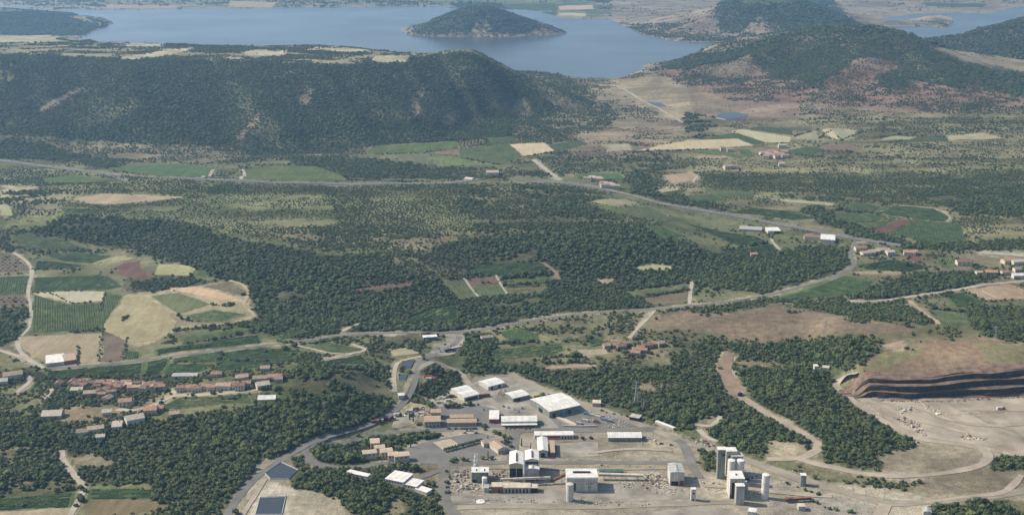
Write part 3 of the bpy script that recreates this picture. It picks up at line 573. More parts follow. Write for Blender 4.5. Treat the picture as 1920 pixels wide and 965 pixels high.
# ponds, yards, pads: nothing grows there
LOTS = [
 ('car_park', [(752,842),(800,827),(862,815),(902,811),(935,822),(945,831),(926,856),(835,865),(768,862)], 'asphalt', .06),
 ('yard', [(873,722),(905,712),(955,704),(1004,728),(1107,766),(1190,797),(1060,802),(900,806),(850,800),(840,770),(860,760)], 'yard_grey', .05),
 ('yard', [(805,766),(850,757),(900,760),(955,772),(940,800),(830,806)], 'asphalt', .09),
 ('yard', [(1030,785),(1090,772),(1150,780),(1195,797),(1140,803),(1050,803)], 'asphalt_old', .09),
 ('junction_apron', [(832,625),(872,628),(876,643),(852,664),(818,668),(806,662),(812,645),(838,640)], 'yard_grey', .05),
 ('yard', [(740,785),(765,766),(792,772),(778,795),(750,802),(735,800)], 'yard_grey', .05),
 ('yard', [(1060,905),(1260,905),(1300,935),(1060,945),(840,945),(842,930),(1000,925)], 'yard_grey', .05),
 ('sand_pad', [(813,828),(845,822),(862,834),(830,843)], 'sand', .12),
 ('yard', [(1250,955),(1330,948),(1385,962),(1390,1000),(1100,1000),(1120,970)], 'yard_grey', .05),
 ('yard', [(1040,830),(1120,828),(1122,855),(1045,856)], 'yard_grey', .10),
 ('quarry_floor', [(1620,752),(1700,752),(1920,746),(2000,746),(2000,880),(1860,838),(1725,818),(1668,790),(1640,768)], 'quarry_gravel', .06),
]
for nm, P, m_, off in LOTS: paint(P, 0, e=False)

# ------------------------------------------------------------------ terrain mesh
px, py = project(TX, TY, np.maximum(Z, 0))
jit = 4.0
jx = px+jit*fbm(TX, TY, 26, 2, 90)*np.clip(FPX/np.maximum(TY,1)*1.6, .4, 2); jy = py+jit*.5*fbm(TX, TY, 30, 2, 95)*np.clip(FPX/np.maximum(TY,1), .3, 2)
ix = np.clip((jx-RX0).astype(int), 0, RW-1); iy = np.clip((jy-RY0).astype(int), 0, RH-1)
col = gcol[iy, ix].astype(np.float64)
patch = np.clip(.5+.9*fbm(TX, TY*1.4, 70, 4, 101), 0, 1)[..., None]
rgn = reg[iy, ix]
band = np.clip(.5+1.0*fbm(TX*.16, TY, 34, 3, 131), 0, 1)[..., None]          # terraces and field strips along the contour
bandm = np.isin(rgn, (3, 12, 13, 1))[..., None]
col = np.where(bandm, col*(.72+.55*band), col)
blot = np.clip(.5+1.1*fbm(TX, TY, 230, 4, 141), 0, 1)[..., None]; hillm = np.isin(rgn, (3, 4, 5, 7, 8))[..., None] & (col.max(-1, keepdims=True) > .1)
col = np.where(hillm, col*(1-.55*blot)+np.array((.24,.205,.13))*.55*blot, col)
col = col*(.8+.35*patch)
dmask = (dens[iy, ix] > .1)[..., None]
col = np.where(dmask, col*(1-.28*patch)+np.array(DRY)*.28*patch, col)
shore = sstep(5, 1, Z)*sstep(-1, .3, Z)*(TY > 3600); col = col*(1-.7*shore[..., None])+np.array((.30,.25,.18))*.7*shore[..., None]
N = NR*NC
me = bpy.data.meshes.new('ground')
co = np.stack([TX, TY, Z], -1).reshape(-1, 3).astype(np.float32)
I = (np.arange(NR-1)[:, None]*NC+np.arange(NC-1)[None]).ravel()
fc = np.stack([I, I+1, I+NC+1, I+NC], -1).astype(np.int32)
me.vertices.add(N); me.vertices.foreach_set('co', co.ravel())
me.loops.add(fc.size); me.loops.foreach_set('vertex_index', fc.ravel()); me.polygons.add(len(fc))
me.polygons.foreach_set('loop_start', np.arange(0, fc.size, 4, dtype=np.int32)); me.polygons.foreach_set('use_smooth', np.ones(len(fc), bool))
me.update(); me.validate()
ca = me.color_attributes.new('Col', 'FLOAT_COLOR', 'POINT')
ca.data.foreach_set('color', np.concatenate([col.reshape(-1, 3), np.ones((N, 1))], 1).astype(np.float32).ravel())
newobj('ground', me, terrain_mat(), kind='structure')
# water
def sheet(name, P, z, m, **k):
    mb = MB(); mb.add([(x, y, z) for x, y in P], [tuple(range(len(P)))]); return mb.build(name, m, **k)
LW = water_mat('lake_water', (.07, .078, .078), .20, .05, .10)
sheet('lake', [(-9000, 3350), (9000, 3350), (9000, 9000), (-9000, 9000)], 0.0, LW, kind='structure')

# ------------------------------------------------------------------ draped sheets
def drape(name, P2, m, off, cell=None, parent=None, **k):
    bm = bmesh.new(); vs = [bm.verts.new((x, y, 0)) for x, y in P2]
    try: bm.faces.new(vs)
    except ValueError: bm.free(); return None
    a = np.array(P2); d = a[:, 1].mean(); c = cell or max(8, d*.006)
    for ax in (0, 1):
        lo, hi = a[:, ax].min(), a[:, ax].max(); n = int((hi-lo)/c)
        for i in range(1, n+1):
            p = Vector((0, 0, 0)); p[ax] = lo+(hi-lo)*i/(n+1); nn = Vector((0, 0, 0)); nn[ax] = 1
            bmesh.ops.bisect_plane(bm, geom=bm.faces[:]+bm.edges[:]+bm.verts[:], plane_co=p, plane_no=nn)
    bmesh.ops.triangulate(bm, faces=bm.faces[:])
    X = np.array([v.co.x for v in bm.verts]); Yv = np.array([v.co.y for v in bm.verts]); zz = hz(X, Yv)+off+d*.0001
    for v, z in zip(bm.verts, zz): v.co.z = z
    bm.normal_update()
    for f in bm.faces:
        if f.normal.z < 0: f.normal_flip()
    me = bpy.data.meshes.new(name); bm.to_mesh(me); bm.free()
    return newobj(name, me, m, parent, **k)
def roughen(P2, amp, seed, step=12):
    out = []; n = len(P2)
    for i in range(n):
        a = np.array(P2[i]); b = np.array(P2[(i+1) % n]); L = np.hypot(*(b-a)); k = max(1, int(L/step))
        for j in range(k): out.append(a+(b-a)*j/k)
    o = np.array(out); return o+amp*np.stack([fbm(o[:, 0], o[:, 1], 25, 2, seed), fbm(o[:, 0], o[:, 1], 25, 2, seed+9)], -1)
FC = {GV:((.060,.092,.036),(.105,.125,.055)), GD:((.048,.078,.032),(.075,.098,.044)), GP_:((.105,.13,.058),(.16,.16,.085)), WH:((.41,.325,.20),(.46,.375,.24)),
      DR:((.25,.22,.135),(.34,.295,.195)), BR:((.135,.10,.07),(.185,.14,.095)), RR:((.125,.068,.052),(.165,.09,.065)), GG:((.115,.12,.065),(.155,.145,.085))}
VINE_M = mat('vine_leaf', (.055,.088,.033), .8, .3, .06, .15); ORCH_M = mat('orchard_leaf', (.05,.075,.035), .8, .25, .12, .15)
def vine_rows(P2, ang, sp, m, seed, h=1.1, w=.95):
    """rows of vines as low hedges clipped to the field outline"""
    P2 = [tuple(p) for p in P2]; a = np.array(P2); c = a.mean(0); ca, sa = math.cos(ang), math.sin(ang)
    L = (a-c)@np.array([[ca, -sa], [sa, ca]]); r = random.Random(seed); vs = []; fs = []
    v = L[:, 1].min()+sp*.7
    while v < L[:, 1].max():
        xs = []
        for i in range(len(L)):
            (x0, y0), (x1, y1) = L[i-1], L[i]
            if (y0 > v) != (y1 > v): xs.append(x0+(x1-x0)*(v-y0)/(y1-y0))
        xs.sort()
        for u0, u1 in zip(xs[::2], xs[1::2]):
            u0 += 2.5; u1 -= 2.5
            u = u0
            while u < u1-2:
                e = min(u1, u+r.uniform(5, 14))
                if r.random() > .06:
                    k = len(vs); hh = h*r.uniform(.75, 1.2); ww = w*r.uniform(.75, 1.2)
                    for (uu, sc) in ((u, .6), (u+.8, 1), (e-.8, 1), (e, .6)):
                        for (dv, dz) in ((-ww/2, .1), (-ww*.4, hh*sc), (ww*.4, hh*sc*.92), (ww/2, .1)):
                            vs.append((uu, v+dv+r.uniform(-.12, .12), dz))
                    for q in range(3):
                        for t in range(3): b = k+q*4+t; fs.append((b, b+4, b+5, b+1))
                    fs.append((k, k+1, k+2, k+3)); fs.append((k+12, k+15, k+14, k+13))
                u = e+r.uniform(.3, 1.0)
        v += sp
    if not vs: return None
    V = np.array(vs); X = c[0]+V[:, 0]*ca-V[:, 1]*sa; Yv = c[1]+V[:, 0]*sa+V[:, 1]*ca
    Zv = hz(X, Yv)+V[:, 2]; me = bpy.data.meshes.new('vine_rows'); me.from_pydata(np.stack([X, Yv, Zv], -1).tolist(), [], fs); me.update()
    return me
ROWS = {}
for fi, (kd, P, a) in enumerate(FIELDS):
    W2 = unproj(ext(P, 50)); d = W2[:, 1].mean()
    if kd in (WH,): W2 = roughen(W2, 1.5, fi, 14)
    elif kd in (DR, BR, RR): W2 = roughen(W2, 4 if d < 2200 else 7, fi, 14)
    else: W2 = roughen(W2, 1.5, fi, 16)
    ev = W2[np.argmax(np.hypot(*(np.roll(W2, -1, 0)-W2).T))]
    e = unproj(P)[:2]; # rows follow the longest side of the outline
    Q = unproj(P); ed = np.roll(Q, -1, 0)-Q; li = np.argmax(np.hypot(ed[:, 0], ed[:, 1])); ang = math.atan2(ed[li, 1], ed[li, 0])
    if fi % 3 == 1: ang += math.pi/2
    c1, c2 = FC[kd]; r = random.Random(fi); tint = [1+r.uniform(-.12, .12) for _ in range(3)]
    c1 = tuple(c*t for c, t in zip(c1, tint)); c2 = tuple(c*t for c, t in zip(c2, tint))
    m = field_mat('field_%s_%d' % (kd, fi), c1, c2, -ang+math.pi/2, 3.2, .32 if kd in (GV, GD, GP_, GG) else .2)
    f = drape('field', [tuple(p) for p in W2], m, .10, kind='structure')
    if f is None: continue
    if kd in (GV, GD, GP_) and d < 2100:
        sp = 2.5 if d < 1500 else 3.0
        me = vine_rows(W2, ang, sp, VINE_M, fi, .95 if kd != GP_ else .7, 1.45 if kd in (GV, GD) else 1.0)
        if me: newobj('vine_rows', me, VINE_M, f, kind='stuff')
mat('asphalt', (.165,.16,.148), .9, .10, .05, .1); mat('asphalt_old', (.175,.165,.145), .92, .14, .05, .1); mat('chalk', (.37,.33,.26), .95, .12, .06, .05)
mat('gravel_grey', (.28,.25,.20), .95, .14, .05, .05); mat('gravel', (.35,.30,.235), .95, .13, .05, .05); mat('red_earth', (.25,.185,.135), .95, .14, .05, .05); mat('ochre', (.36,.28,.19), .95, .14, .06, .05)
mat('yard_grey', (.265,.242,.20), .95, .28, .035, .05, 0, None, 0, 0, 7); mat('sand', (.40,.35,.26), .95, .1, .08, .05); mat('quarry_gravel', (.335,.29,.225), .95, .26, .02, .05, 0, None, 0, 0, 8)
def smooth_line(P2, it=2):
    P = np.array(P2)
    for _ in range(it):
        a = P[:-1]*.75+P[1:]*.25; b = P[:-1]*.25+P[1:]*.75
        P = np.concatenate([P[:1], np.stack([a, b], 1).reshape(-1, 2), P[-1:]])
    out = [P[0]]
    for p, q in zip(P[:-1], P[1:]):
        k = max(1, int(np.hypot(*(q-p))/10)); out += [p+(q-p)*j/k for j in range(1, k+1)]
    return np.array(out)
def ribbon(name, P2, w, m, off, shift=0.0, parent=None, wob=.08, **k):
    t = np.gradient(P2, axis=0); t /= np.maximum(np.hypot(t[:, 0], t[:, 1]), 1e-6)[:, None]; n = np.stack([-t[:, 1], t[:, 0]], -1)
    hw = w/2*(1+wob*fbm(P2[:, 0], P2[:, 1], 30, 2, 5)); d = P2[:, 1].mean()
    offs = [-1, -.35, .35, 1]; rows = [P2+n*(shift+hw*q)[:, None] for q in offs]
    zs = [hz(r[:, 0], r[:, 1]) for r in rows]; zc = np.max(zs, 0)
    zs = [np.where(True, np.maximum(z, zc-.6), z)+off+d*.00012 for z in zs]
    V = [(r[i, 0], r[i, 1], zs[q][i]) for q, r in enumerate(rows) for i in range(len(P2))]; L = len(P2)
    F = [(q*L+i, q*L+i+1, (q+1)*L+i+1, (q+1)*L+i) for q in range(3) for i in range(L-1)]
    F = [tuple(reversed(f)) for f in F]
    me = bpy.data.meshes.new(name); me.from_pydata(V, [], F); me.update()
    if me.polygons and me.polygons[0].normal.z < 0: me.flip_normals()
    return newobj(name, me, m, parent, **k)
for i, (nm, P, w, mt) in enumerate(ROADS):
    ribbon(nm, smooth_line(unproj(P)), w, MATS[mt], .10+.005*i, kind='structure', wob=.05 if 'asph' in mt else .22)
HW = smooth_line(unproj(HIGHWAY), 3)
hw_o = ribbon('highway', HW, 18, mat('verge', (.20,.18,.12), .95, .2, .05, .05), .25, kind='structure')
for sft in (-4.6, 4.6): ribbon('carriageway', HW, 6.6, mat('asphalt_pale', (.16,.155,.145), .9, .1, .03, .1), .75, sft*np.ones(len(HW)), hw_o, .02)
WL = mat('road_paint', (.75,.75,.72), .7, .05, .1)
for sft in (-7.7, -1.5, 1.5, 7.7): ribbon('edge_line', HW, .35, WL, .95, sft*np.ones(len(HW)), hw_o, 0)
for nm, P, m_, off in LOTS: drape(nm, [tuple(p) for p in roughen(unproj(P), 1.5, len(nm))], MATS[m_], off, 10, kind='structure')
# ponds
PW = water_mat('pond_water', (.05,.06,.065), .22, .03, .5)
def pond(P, rim_m, label, flat=False):
    W2 = unproj(P); cc = W2.mean(0); z = float(max(np.max(hz(W2[:, 0], W2[:, 1])), np.max(hz(cc[0]+(W2[:, 0]-cc[0])*.5, cc[1]+(W2[:, 1]-cc[1])*.5))))-.35; br, bh = (1.015, .7) if flat else (1.06, 1.3)
    t = thing('pond', label, 'pond', (W2[:, 0].mean(), W2[:, 1].mean(), z)); o = np.array(t.location)[:2]
    Q = W2-o; c = Q.mean(0); n = len(Q)
    mb = MB(); out = [c+(q-c)*(1.05 if flat else 1.2) for q in Q]; inn = [c+(q-c)*.97 for q in Q]
    mb.add([(x, y, -1.6) for x, y in out]+[(x*.995+c[0]*.005, y*.995+c[1]*.005, bh) for x, y in [c+(q-c)*br for q in Q]]+[(x, y, .3) for x, y in inn],
           [(i, (i+1) % n, n+(i+1) % n, n+i) for i in range(n)]+[(n+i, n+(i+1) % n, 2*n+(i+1) % n, 2*n+i) for i in range(n)])
    mb.build('bank', rim_m, t)
    mb = MB(); mb.add([(x, y, .62) for x, y in [c+(q-c) for q in Q]], [tuple(range(n))]); w = mb.build('water', PW, t)
    if w.data.polygons[0].normal.z < 0: w.data.flip_normals()
    return t
BANK = mat('bank_earth', (.33,.30,.25), .95, .15, .2); LINER = mat('grey_liner', (.28,.29,.29), .7, .1, .3)
pond([(499,887),(528,867),(558,881),(541,897),(508,897)], LINER, 'five-sided blue settling pond beside the curving road at the lower left')
pond([(489,933),(535,931),(528,963),(481,963)], LINER, 'rectangular dark blue basin on pale sand at the bottom edge')
pond([(754,678),(777,675),(769,690),(752,691)], BANK, 'small blue pond beside the road bend below the junction')
pond([(747,702),(764,702),(760,712),(748,712)], BANK, 'narrow greenish pond among trees just below the small blue pond')
pond([(1338,220),(1352,213),(1375,210),(1402,215),(1396,222),(1360,225)], BANK, 'pale pond on the reddish plain near the tall trees by the hills', True)
pond([(1212,191),(1240,193),(1250,200),(1226,200)], BANK, 'small rectangular pond beside the straight track to the lake', True)

# ------------------------------------------------------------------ quarry face: benches of rock
ROCK = mat('basalt', (.05,.044,.042), .95, .35, .25, .1, .6, None, 0, 0, 6); ROCK2 = mat('red_scree', (.17,.122,.092), .95, .25, .12, .05, .3)
def quarry_face():
    P = smooth_line(CLW, 2); k = [P[0]]
    for q in P[1:]:
        if np.hypot(*(q-k[-1])) > 1.7: k.append(q)
    P = np.array(k); t = np.gradient(P, axis=0); t /= np.hypot(t[:, 0], t[:, 1])[:, None]; n = np.stack([-t[:, 1], t[:, 0]], -1)
    n = np.where((n[:, 1] < 0)[:, None], -n, n); L = len(P); s = np.arange(L)*1.7
    topz = hz((P+n*32)[:, 0], (P+n*32)[:, 1])
    H = np.maximum(topz-FLOOR, .5)
    prof = [(-2.5, -.04), (.4, .06), (1.0, .2), (1.6, .36), (6.6, .385), (7.2, .53), (7.9, .69), (12.5, .71), (13.1, .83), (13.9, .96), (18, 1.0), (33, 1.0)]
    V = []; rr = random.Random(3)
    ramp = np.exp(-((s-np.interp(1838, [p[0] for p in CLIFF], np.concatenate([[0], np.cumsum(np.hypot(*np.diff(CLW, axis=0).T))])))/13)**2)                       # scree ramp that breaks the benches
    pr0 = prof; K0 = 34; fq = np.linspace(0, len(pr0)-1, K0); prof = [(float(np.interp(f, range(len(pr0)), [p[0] for p in pr0])), float(np.interp(f, range(len(pr0)), [p[1] for p in pr0]))) for f in fq]
    qs = [int(f) for f in fq]
    for ri, (b, h) in enumerate(prof):
        pi = qs[ri]
        jag = 4.2*fbm(s, np.full(L, (pi+2)//3*7.0), 16, 4, 200+(pi+2)//3)+.8*fbm(s, np.full(L, float(pi)), 4, 3, 300+pi)
        jz = .05*fbm(s, np.full(L, ((pi+1)//3)*5.0), 30, 3, 400+(pi+1)//3)+.02*fbm(s, np.full(L, pi*3.0), 5, 2, 450+pi)
        jag = jag+(1.0*fbm(s, np.full(L, ri*1.3), 5, 3, 700)+.9*fbm(s, np.full(L, ri*.25), 3.2, 2, 710)); bb = b+jag*(0 < pi < 10); bb = np.maximum(bb, prevb-.2) if ri else bb; prevb = bb; bb = bb*(1-ramp)+(h*19)*ramp*(0 < ri < K0-1)+b*ramp*(ri in (0, K0-1))
        xy = P+n*bb[:, None]; z = FLOOR+np.where(h > .99, topz-FLOOR+.15, H*(h+jz))
        if ri == K0-1: xy = P+n*34; z = hz(xy[:, 0], xy[:, 1])-.3
        V += [(xy[i, 0], xy[i, 1], z[i]) for i in range(L)]
    return V, L, len(prof), ramp, qs
V, L, K, RAMP, QS = quarry_face()
F = [(q*L+i, q*L+i+1, (q+1)*L+i+1, (q+1)*L+i) for q in range(K-1) for i in range(L-1)]
me = bpy.data.meshes.new('quarry_face'); me.from_pydata(V, [], F); me.update()
me.materials.append(ROCK); me.materials.append(ROCK2)
for p in me.polygons:
    q = QS[p.index//(L-1)]; p.material_index = 1 if q in (0, 3, 6, 9, 10) or RAMP[p.index % (L-1)] > .35 else 0
newobj('quarry_face', me, kind='structure')

# ------------------------------------------------------------------ trees
LEAF = mat('oak_leaf', (.032,.053,.020), .75, .30, 2.6, .2, 0, (.085,.115,.040), 0, .5)
LEAF2 = mat('scrub_leaf', (.045,.065,.028), .8, .3, 2.6, .15, 0, (.09,.108,.048), 0, .34)
LEAF3 = mat('light_leaf', (.05,.085,.028), .75, .3, 2.6, .2, 0, (.095,.13,.045), 0, .3)
BARK = mat('bark', (.10,.08,.06), .9, .2, .8)
def crown_mesh(name, seed, sq=.85, lobes=7, leaves=70, m=LEAF, cyp=False):
    """lumpy crown of unit radius: several overlapping leaf masses with ragged leaf clumps on them"""
    r = random.Random(seed); vs = []; fs = []
    bm = bmesh.new(); bmesh.ops.create_icosphere(bm, subdivisions=1, radius=1); bs = [v.co.copy() for v in bm.verts]; bf = [[v.index for v in f.verts] for f in bm.faces]; bm.free()
    cents = []
    for i in range(lobes):
        if i == 0: c = Vector((0, 0, .75*sq)); rad = .66
        else:
            a = 2*math.pi*i/(lobes-1)+r.uniform(-.4, .4); q = r.uniform(.38, .62)
            c = Vector((q*math.cos(a), q*math.sin(a), r.uniform(.45, 1.0)*sq)); rad = r.uniform(.34, .5)
        if cyp: c = Vector((r.uniform(-.06, .06), r.uniform(-.06, .06), .3+i*.5)); rad = .32*(1-.09*i)+.05
        cents.append((c, rad)); k = len(vs)
        for b in bs:
            j = r.uniform(.78, 1.2); vs.append((c.x+b.x*rad*j, c.y+b.y*rad*j, max(.12, c.z+b.z*rad*j*(.82 if not cyp else 1.4))))
        fs += [tuple(k+q for q in f) for f in bf]
    for i in range(leaves):
        c, rad = r.choice(cents); d = Vector((r.gauss(0, 1), r.gauss(0, 1), r.gauss(.4, 1))).normalized(); p = c+d*rad*r.uniform(.95, 1.2)
        if p.z < .15: continue
        s = r.uniform(.07, .15); a = Vector((r.gauss(0, 1), r.gauss(0, 1), r.gauss(0, .6))).normalized()*s; b = a.cross(d).normalized()*s*r.uniform(.6, 1)
        k = len(vs); vs += [tuple(p-a), tuple(p+b), tuple(p+a*1.1), tuple(p-b*.9)]; fs += [(k, k+1, k+2, k+3)]
    me = bpy.data.meshes.new(name); me.from_pydata(vs, [], fs); me.update(); me.materials.append(m); return me
def trunk_mesh(seed):
    r = random.Random(seed); mb = MB(); mb.cyl(0, 0, .07, -.25, .3, 6, .05)
    for i in range(3):
        a = i*2.1+r.uniform(-.3, .3); mb.bar((0, 0, .2), (.35*math.cos(a), .35*math.sin(a), .6), .045)
    return mb.mesh('trunk')
NV = 5
CROWN = [crown_mesh('crown', 10+i, .8+.12*(i % 3), 6+i % 3, 90, LEAF) for i in range(NV)]
SCRUB = [crown_mesh('scrub', 30+i, .7, 5, 50, LEAF2) for i in range(3)]
LIGHT = [crown_mesh('light', 50+i, 1.0, 6, 70, LEAF3) for i in range(2)]
TRUNK = [trunk_mesh(i) for i in range(NV)]; [t.materials.append(BARK) for t in TRUNK]
def protos(name, meshes):
    c = bpy.data.collections.new(name)
    for i, m in enumerate(meshes):
        o = bpy.data.objects.new('%s_%d' % (name, i), m); c.objects.link(o)
    return c
PROTO = protos('leaf_masses', CROWN+SCRUB+LIGHT)
NP = NV+5
def scatter_group():
    g = bpy.data.node_groups.new('plant_scatter', 'GeometryNodeTree')
    g.interface.new_socket('Geometry', in_out='INPUT', socket_type='NodeSocketGeometry'); g.interface.new_socket('Geometry', in_out='OUTPUT', socket_type='NodeSocketGeometry')
    n = g.nodes; l = g.links; gi = n.new('NodeGroupInput'); go = n.new('NodeGroupOutput')
    ip = n.new('GeometryNodeInstanceOnPoints'); ci = n.new('GeometryNodeCollectionInfo'); ci.inputs['Collection'].default_value = PROTO
    ci.inputs['Separate Children'].default_value = True; ci.inputs['Reset Children'].default_value = True
    ip.inputs['Pick Instance'].default_value = True
    def attr(nm, ty):
        a = n.new('GeometryNodeInputNamedAttribute'); a.data_type = ty; a.inputs['Name'].default_value = nm; return [o for o in a.outputs if o.enabled][0]
    l.new(gi.outputs[0], ip.inputs['Points']); l.new(ci.outputs[0], ip.inputs['Instance'])
    l.new(attr('kind_index', 'INT'), ip.inputs['Instance Index']); l.new(attr('size', 'FLOAT_VECTOR'), ip.inputs['Scale'])
    cb = n.new('ShaderNodeCombineXYZ'); l.new(attr('turn', 'FLOAT'), cb.inputs[2]); l.new(cb.outputs[0], ip.inputs['Rotation'])
    l.new(ip.outputs[0], go.inputs[0]); return g
SG = scatter_group()
def scatter(name, pts, size, idx, label, cat):
    n = len(pts); me = bpy.data.meshes.new(name); me.vertices.add(n); me.vertices.foreach_set('co', pts.astype(np.float32).ravel())
    me.attributes.new('kind_index', 'INT', 'POINT').data.foreach_set('value', idx.astype(np.int32))
    me.attributes.new('size', 'FLOAT_VECTOR', 'POINT').data.foreach_set('vector', size.astype(np.float32).ravel())
    me.attributes.new('turn', 'FLOAT', 'POINT').data.foreach_set('value', rng.uniform(0, 6.28, n).astype(np.float32))
    me.update(); o = newobj(name, me, None, None, label, cat, None, 'stuff'); o.modifiers.new('scatter', 'NODES').node_group = SG; return o
# sorted collection order is by name: crowns first because objects are named by index
order = sorted(o.name for o in PROTO.objects); slot = {nm: i for i, nm in enumerate(order)}
def kindex(k): return np.array([slot['leaf_masses_%d' % i] for i in range(NP)])[k]
PX = []; 
for (ya, yb, cell) in ((700, 1500, 3.5), (1500, 2400, 4.0), (2400, 3900, 5.1), (3900, 7200, 8.6), (7200, 11500, 16)):
    sm = .50; xs = np.arange(-sm*yb, sm*yb, cell); ys = np.arange(ya, yb, cell); gx, gy = np.meshgrid(xs, ys)
    gx = (gx+rng.uniform(-.48, .48, gx.shape)*cell).ravel(); gy = (gy+rng.uniform(-.48, .48, gy.shape)*cell).ravel()
    k = np.abs(gx) < sm*gy; gx = gx[k]; gy = gy[k]; z = hz(gx, gy); k = z > .5; gx = gx[k]; gy = gy[k]; z = z[k]
    px, py = project(gx, gy, z)
    jx = px+(7*fbm(gx, gy, 34, 3, 90)+rng.normal(0, 2.6, len(gx)))*np.clip(FPX/gy*1.6, .7, 2); jy = py+(3.2*fbm(gx, gy, 38, 3, 95)+rng.normal(0, 1.2, len(gx)))*np.clip(FPX/gy*1.2, .6, 2)
    # never jitter a tree onto a field or a road
    ix0 = np.clip((px-RX0).astype(int), 0, RW-1); iy0 = np.clip((py-RY0).astype(int), 0, RH-1)
    ix = np.clip((jx-RX0).astype(int), 0, RW-1); iy = np.clip((jy-RY0).astype(int), 0, RH-1)
    D = np.minimum(dens[iy, ix], np.where(dens[iy0, ix0] < .01, 0, 1)); sz = tsize[iy, ix]; rg = reg[iy, ix]
    cl = .5+.6*fbm(gx, gy*1.3, 34, 3, 77)+.35*fbm(gx, gy, 170, 3, 78)+np.where(np.isin(rg, (3, 12, 13, 9, 1)), .55, 0)*fbm(gx*.18, gy, 32, 2, 79)
    thr = np.clip(D*1.25-.12, 0, 1); keep = np.where(D > .8, (rng.random(len(gx)) < D) & (cl > -.12-rng.random(len(gx))*.25+.22*(D < .92)), (rng.random(len(gx))*.35+np.clip(cl, 0, 1)*.65 < thr*.92+.04) & (rng.random(len(gx)) < .35+D))
    keep &= (D > .001) & ((D > .06) | (rng.random(len(gx)) < D*1.5))
    PX.append(np.stack([gx, gy, z, sz*np.where(cell > 8, cell/7.0, .78), rg, D], -1)[keep])
T = np.concatenate(PX)
# hedges and rows of trees: (survey polyline, spacing m, crown m)
HEDGES = [([(838,765),(860,760),(905,758)],5,6),([(1000,748),(1030,741)],6,5),([(770,752),(800,757),(812,768)],6,7),([(845,742),(835,752)],5,6),([(1130,770),(1190,785)],9,4),([(838,925),(842,900),(840,880)],7,4),([(905,800),(912,806)],4,5),([(1395,900),(1440,890)],7,4),([(130,622),(195,618)],6,6),([(190,622),(186,680)],7,3.5),([(147,650),(148,685)],6,4),([(238,632),(230,674)],6,3.5),([(64,548),(100,552),(133,569),(190,567)],10,4),([(197,548),(192,570),(187,585)],6,3.5),
 ([(230,545),(320,538)],7,4.5),([(285,548),(318,540)],6,4.5),([(333,590),(345,600),(372,603)],5,5),([(395,572),(430,574),(440,570)],5,6),([(330,620),(380,615),(440,608),(478,602)],6,5.5),([(320,630),(330,640),(300,645)],5,6),([(232,602),(238,593)],4,4.5),
 ([(345,645),(400,637),(480,622)],7,5),([(320,655),(400,650)],9,4),([(415,660),(412,680),(400,695)],6,5),([(540,665),(570,668),(605,664)],5,6),([(500,660),(540,655)],6,6),([(413,675),(445,678),(500,678)],7,6),([(520,640),(560,645),(600,642),(620,638)],6,6),
 ([(86,707),(120,710),(268,704),(305,707)],6,6),([(230,690),(190,700)],12,4),([(0,950),(70,946),(110,944)],12,5),([(288,918),(292,934)],6,5),([(160,910),(150,935),(145,948)],8,6),
 ([(1022,672),(1060,668),(1100,670)],6,6),([(1022,682),(1100,678)],6,5.5),([(1190,320),(1195,335),(1210,350)],7,8),([(925,620),(960,612),(1010,622)],8,5),([(1010,640),(935,645)],6,6),
 ([(857,570),(830,575),(807,578),(760,595)],6,6),([(860,565),(905,558),(955,553)],7,5),([(940,521),(1035,512)],6,5),([(942,535),(1030,530),(1045,528)],6,5),([(960,556),(1010,551)],6,5),([(905,530),(950,528)],7,4.5),
 ([(1560,398),(1580,390)],7,6),([(1587,397),(1640,399)],8,5),([(1640,432),(1600,422)],7,6),([(1350,465),(1440,456)],6,5),([(1240,452),(1205,425)],6,6),
 ([(680,289),(790,288),(860,278)],9,5),([(864,297),(940,310)],9,5),([(983,294),(1042,284)],9,5),([(1190,286),(1330,281)],9,5.5),([(1410,275),(1480,268)],9,5.5),([(1490,256),(1535,242)],9,6),([(1535,260),(1560,243)],12,5),([(1575,264),(1610,250),(1620,245)],8,6),
 ([(1640,268),(1700,264)],10,5),([(1290,299),(1370,298)],9,5),([(1420,292),(1470,290),(1520,292)],9,5),([(1700,250),(1850,246),(1918,250)],14,5),([(1620,262),(1700,252)],12,5),([(0,515),(60,512)],8,5),([(60,505),(115,505),(160,502)],7,5),([(100,470),(170,470)],7,6),([(60,548),(130,545),(200,545)],9,4),
 ([(1803,546),(1850,566),(1918,562)],10,5),([(1745,578),(1815,586)],7,6),([(1600,586),(1650,600),(1700,612)],9,6),([(1480,586),(1530,582)],8,6),([(60,690),(110,700)],7,6),([(35,712),(60,700)],7,5),
 ([(840,744),(860,742)],6,6),([(792,668),(800,676)],6,5),([(1470,905),(1540,930)],9,3.5),([(1520,940),(1560,955),(1600,962)],8,5),([(650,880),(700,880),(760,872)],7,6),
 ([(1010,600),(1090,592),(1180,586)],11,4),([(1000,588),(1100,580)],9,5),([(1240,584),(1290,578)],9,5),([(1420,558),(1470,566),(1580,568)],9,5),([(1640,570),(1700,563),(1790,548)],10,5)]
hp = []
for P, sp, cs in HEDGES:
    L_ = smooth_line(unproj(P), 0); seg = np.hypot(*(np.diff(L_, axis=0)).T); cum = np.concatenate([[0], np.cumsum(seg)])
    for s_ in np.arange(0, cum[-1], sp*.8):
        q = np.array([np.interp(s_+random.uniform(-1.5, 1.5), cum, L_[:, 0]), np.interp(s_, cum, L_[:, 1])])+rng.uniform(-1.8, 1.8, 2)
        a, b = project(q[0], q[1], hz(q[0], q[1])); hp.append((q[0], q[1], float(hz(q[0], q[1])), cs*random.uniform(.65, 1.15), reg[int(np.clip(b-RY0, 0, RH-1)), int(np.clip(a-RX0, 0, RW-1))], .9))
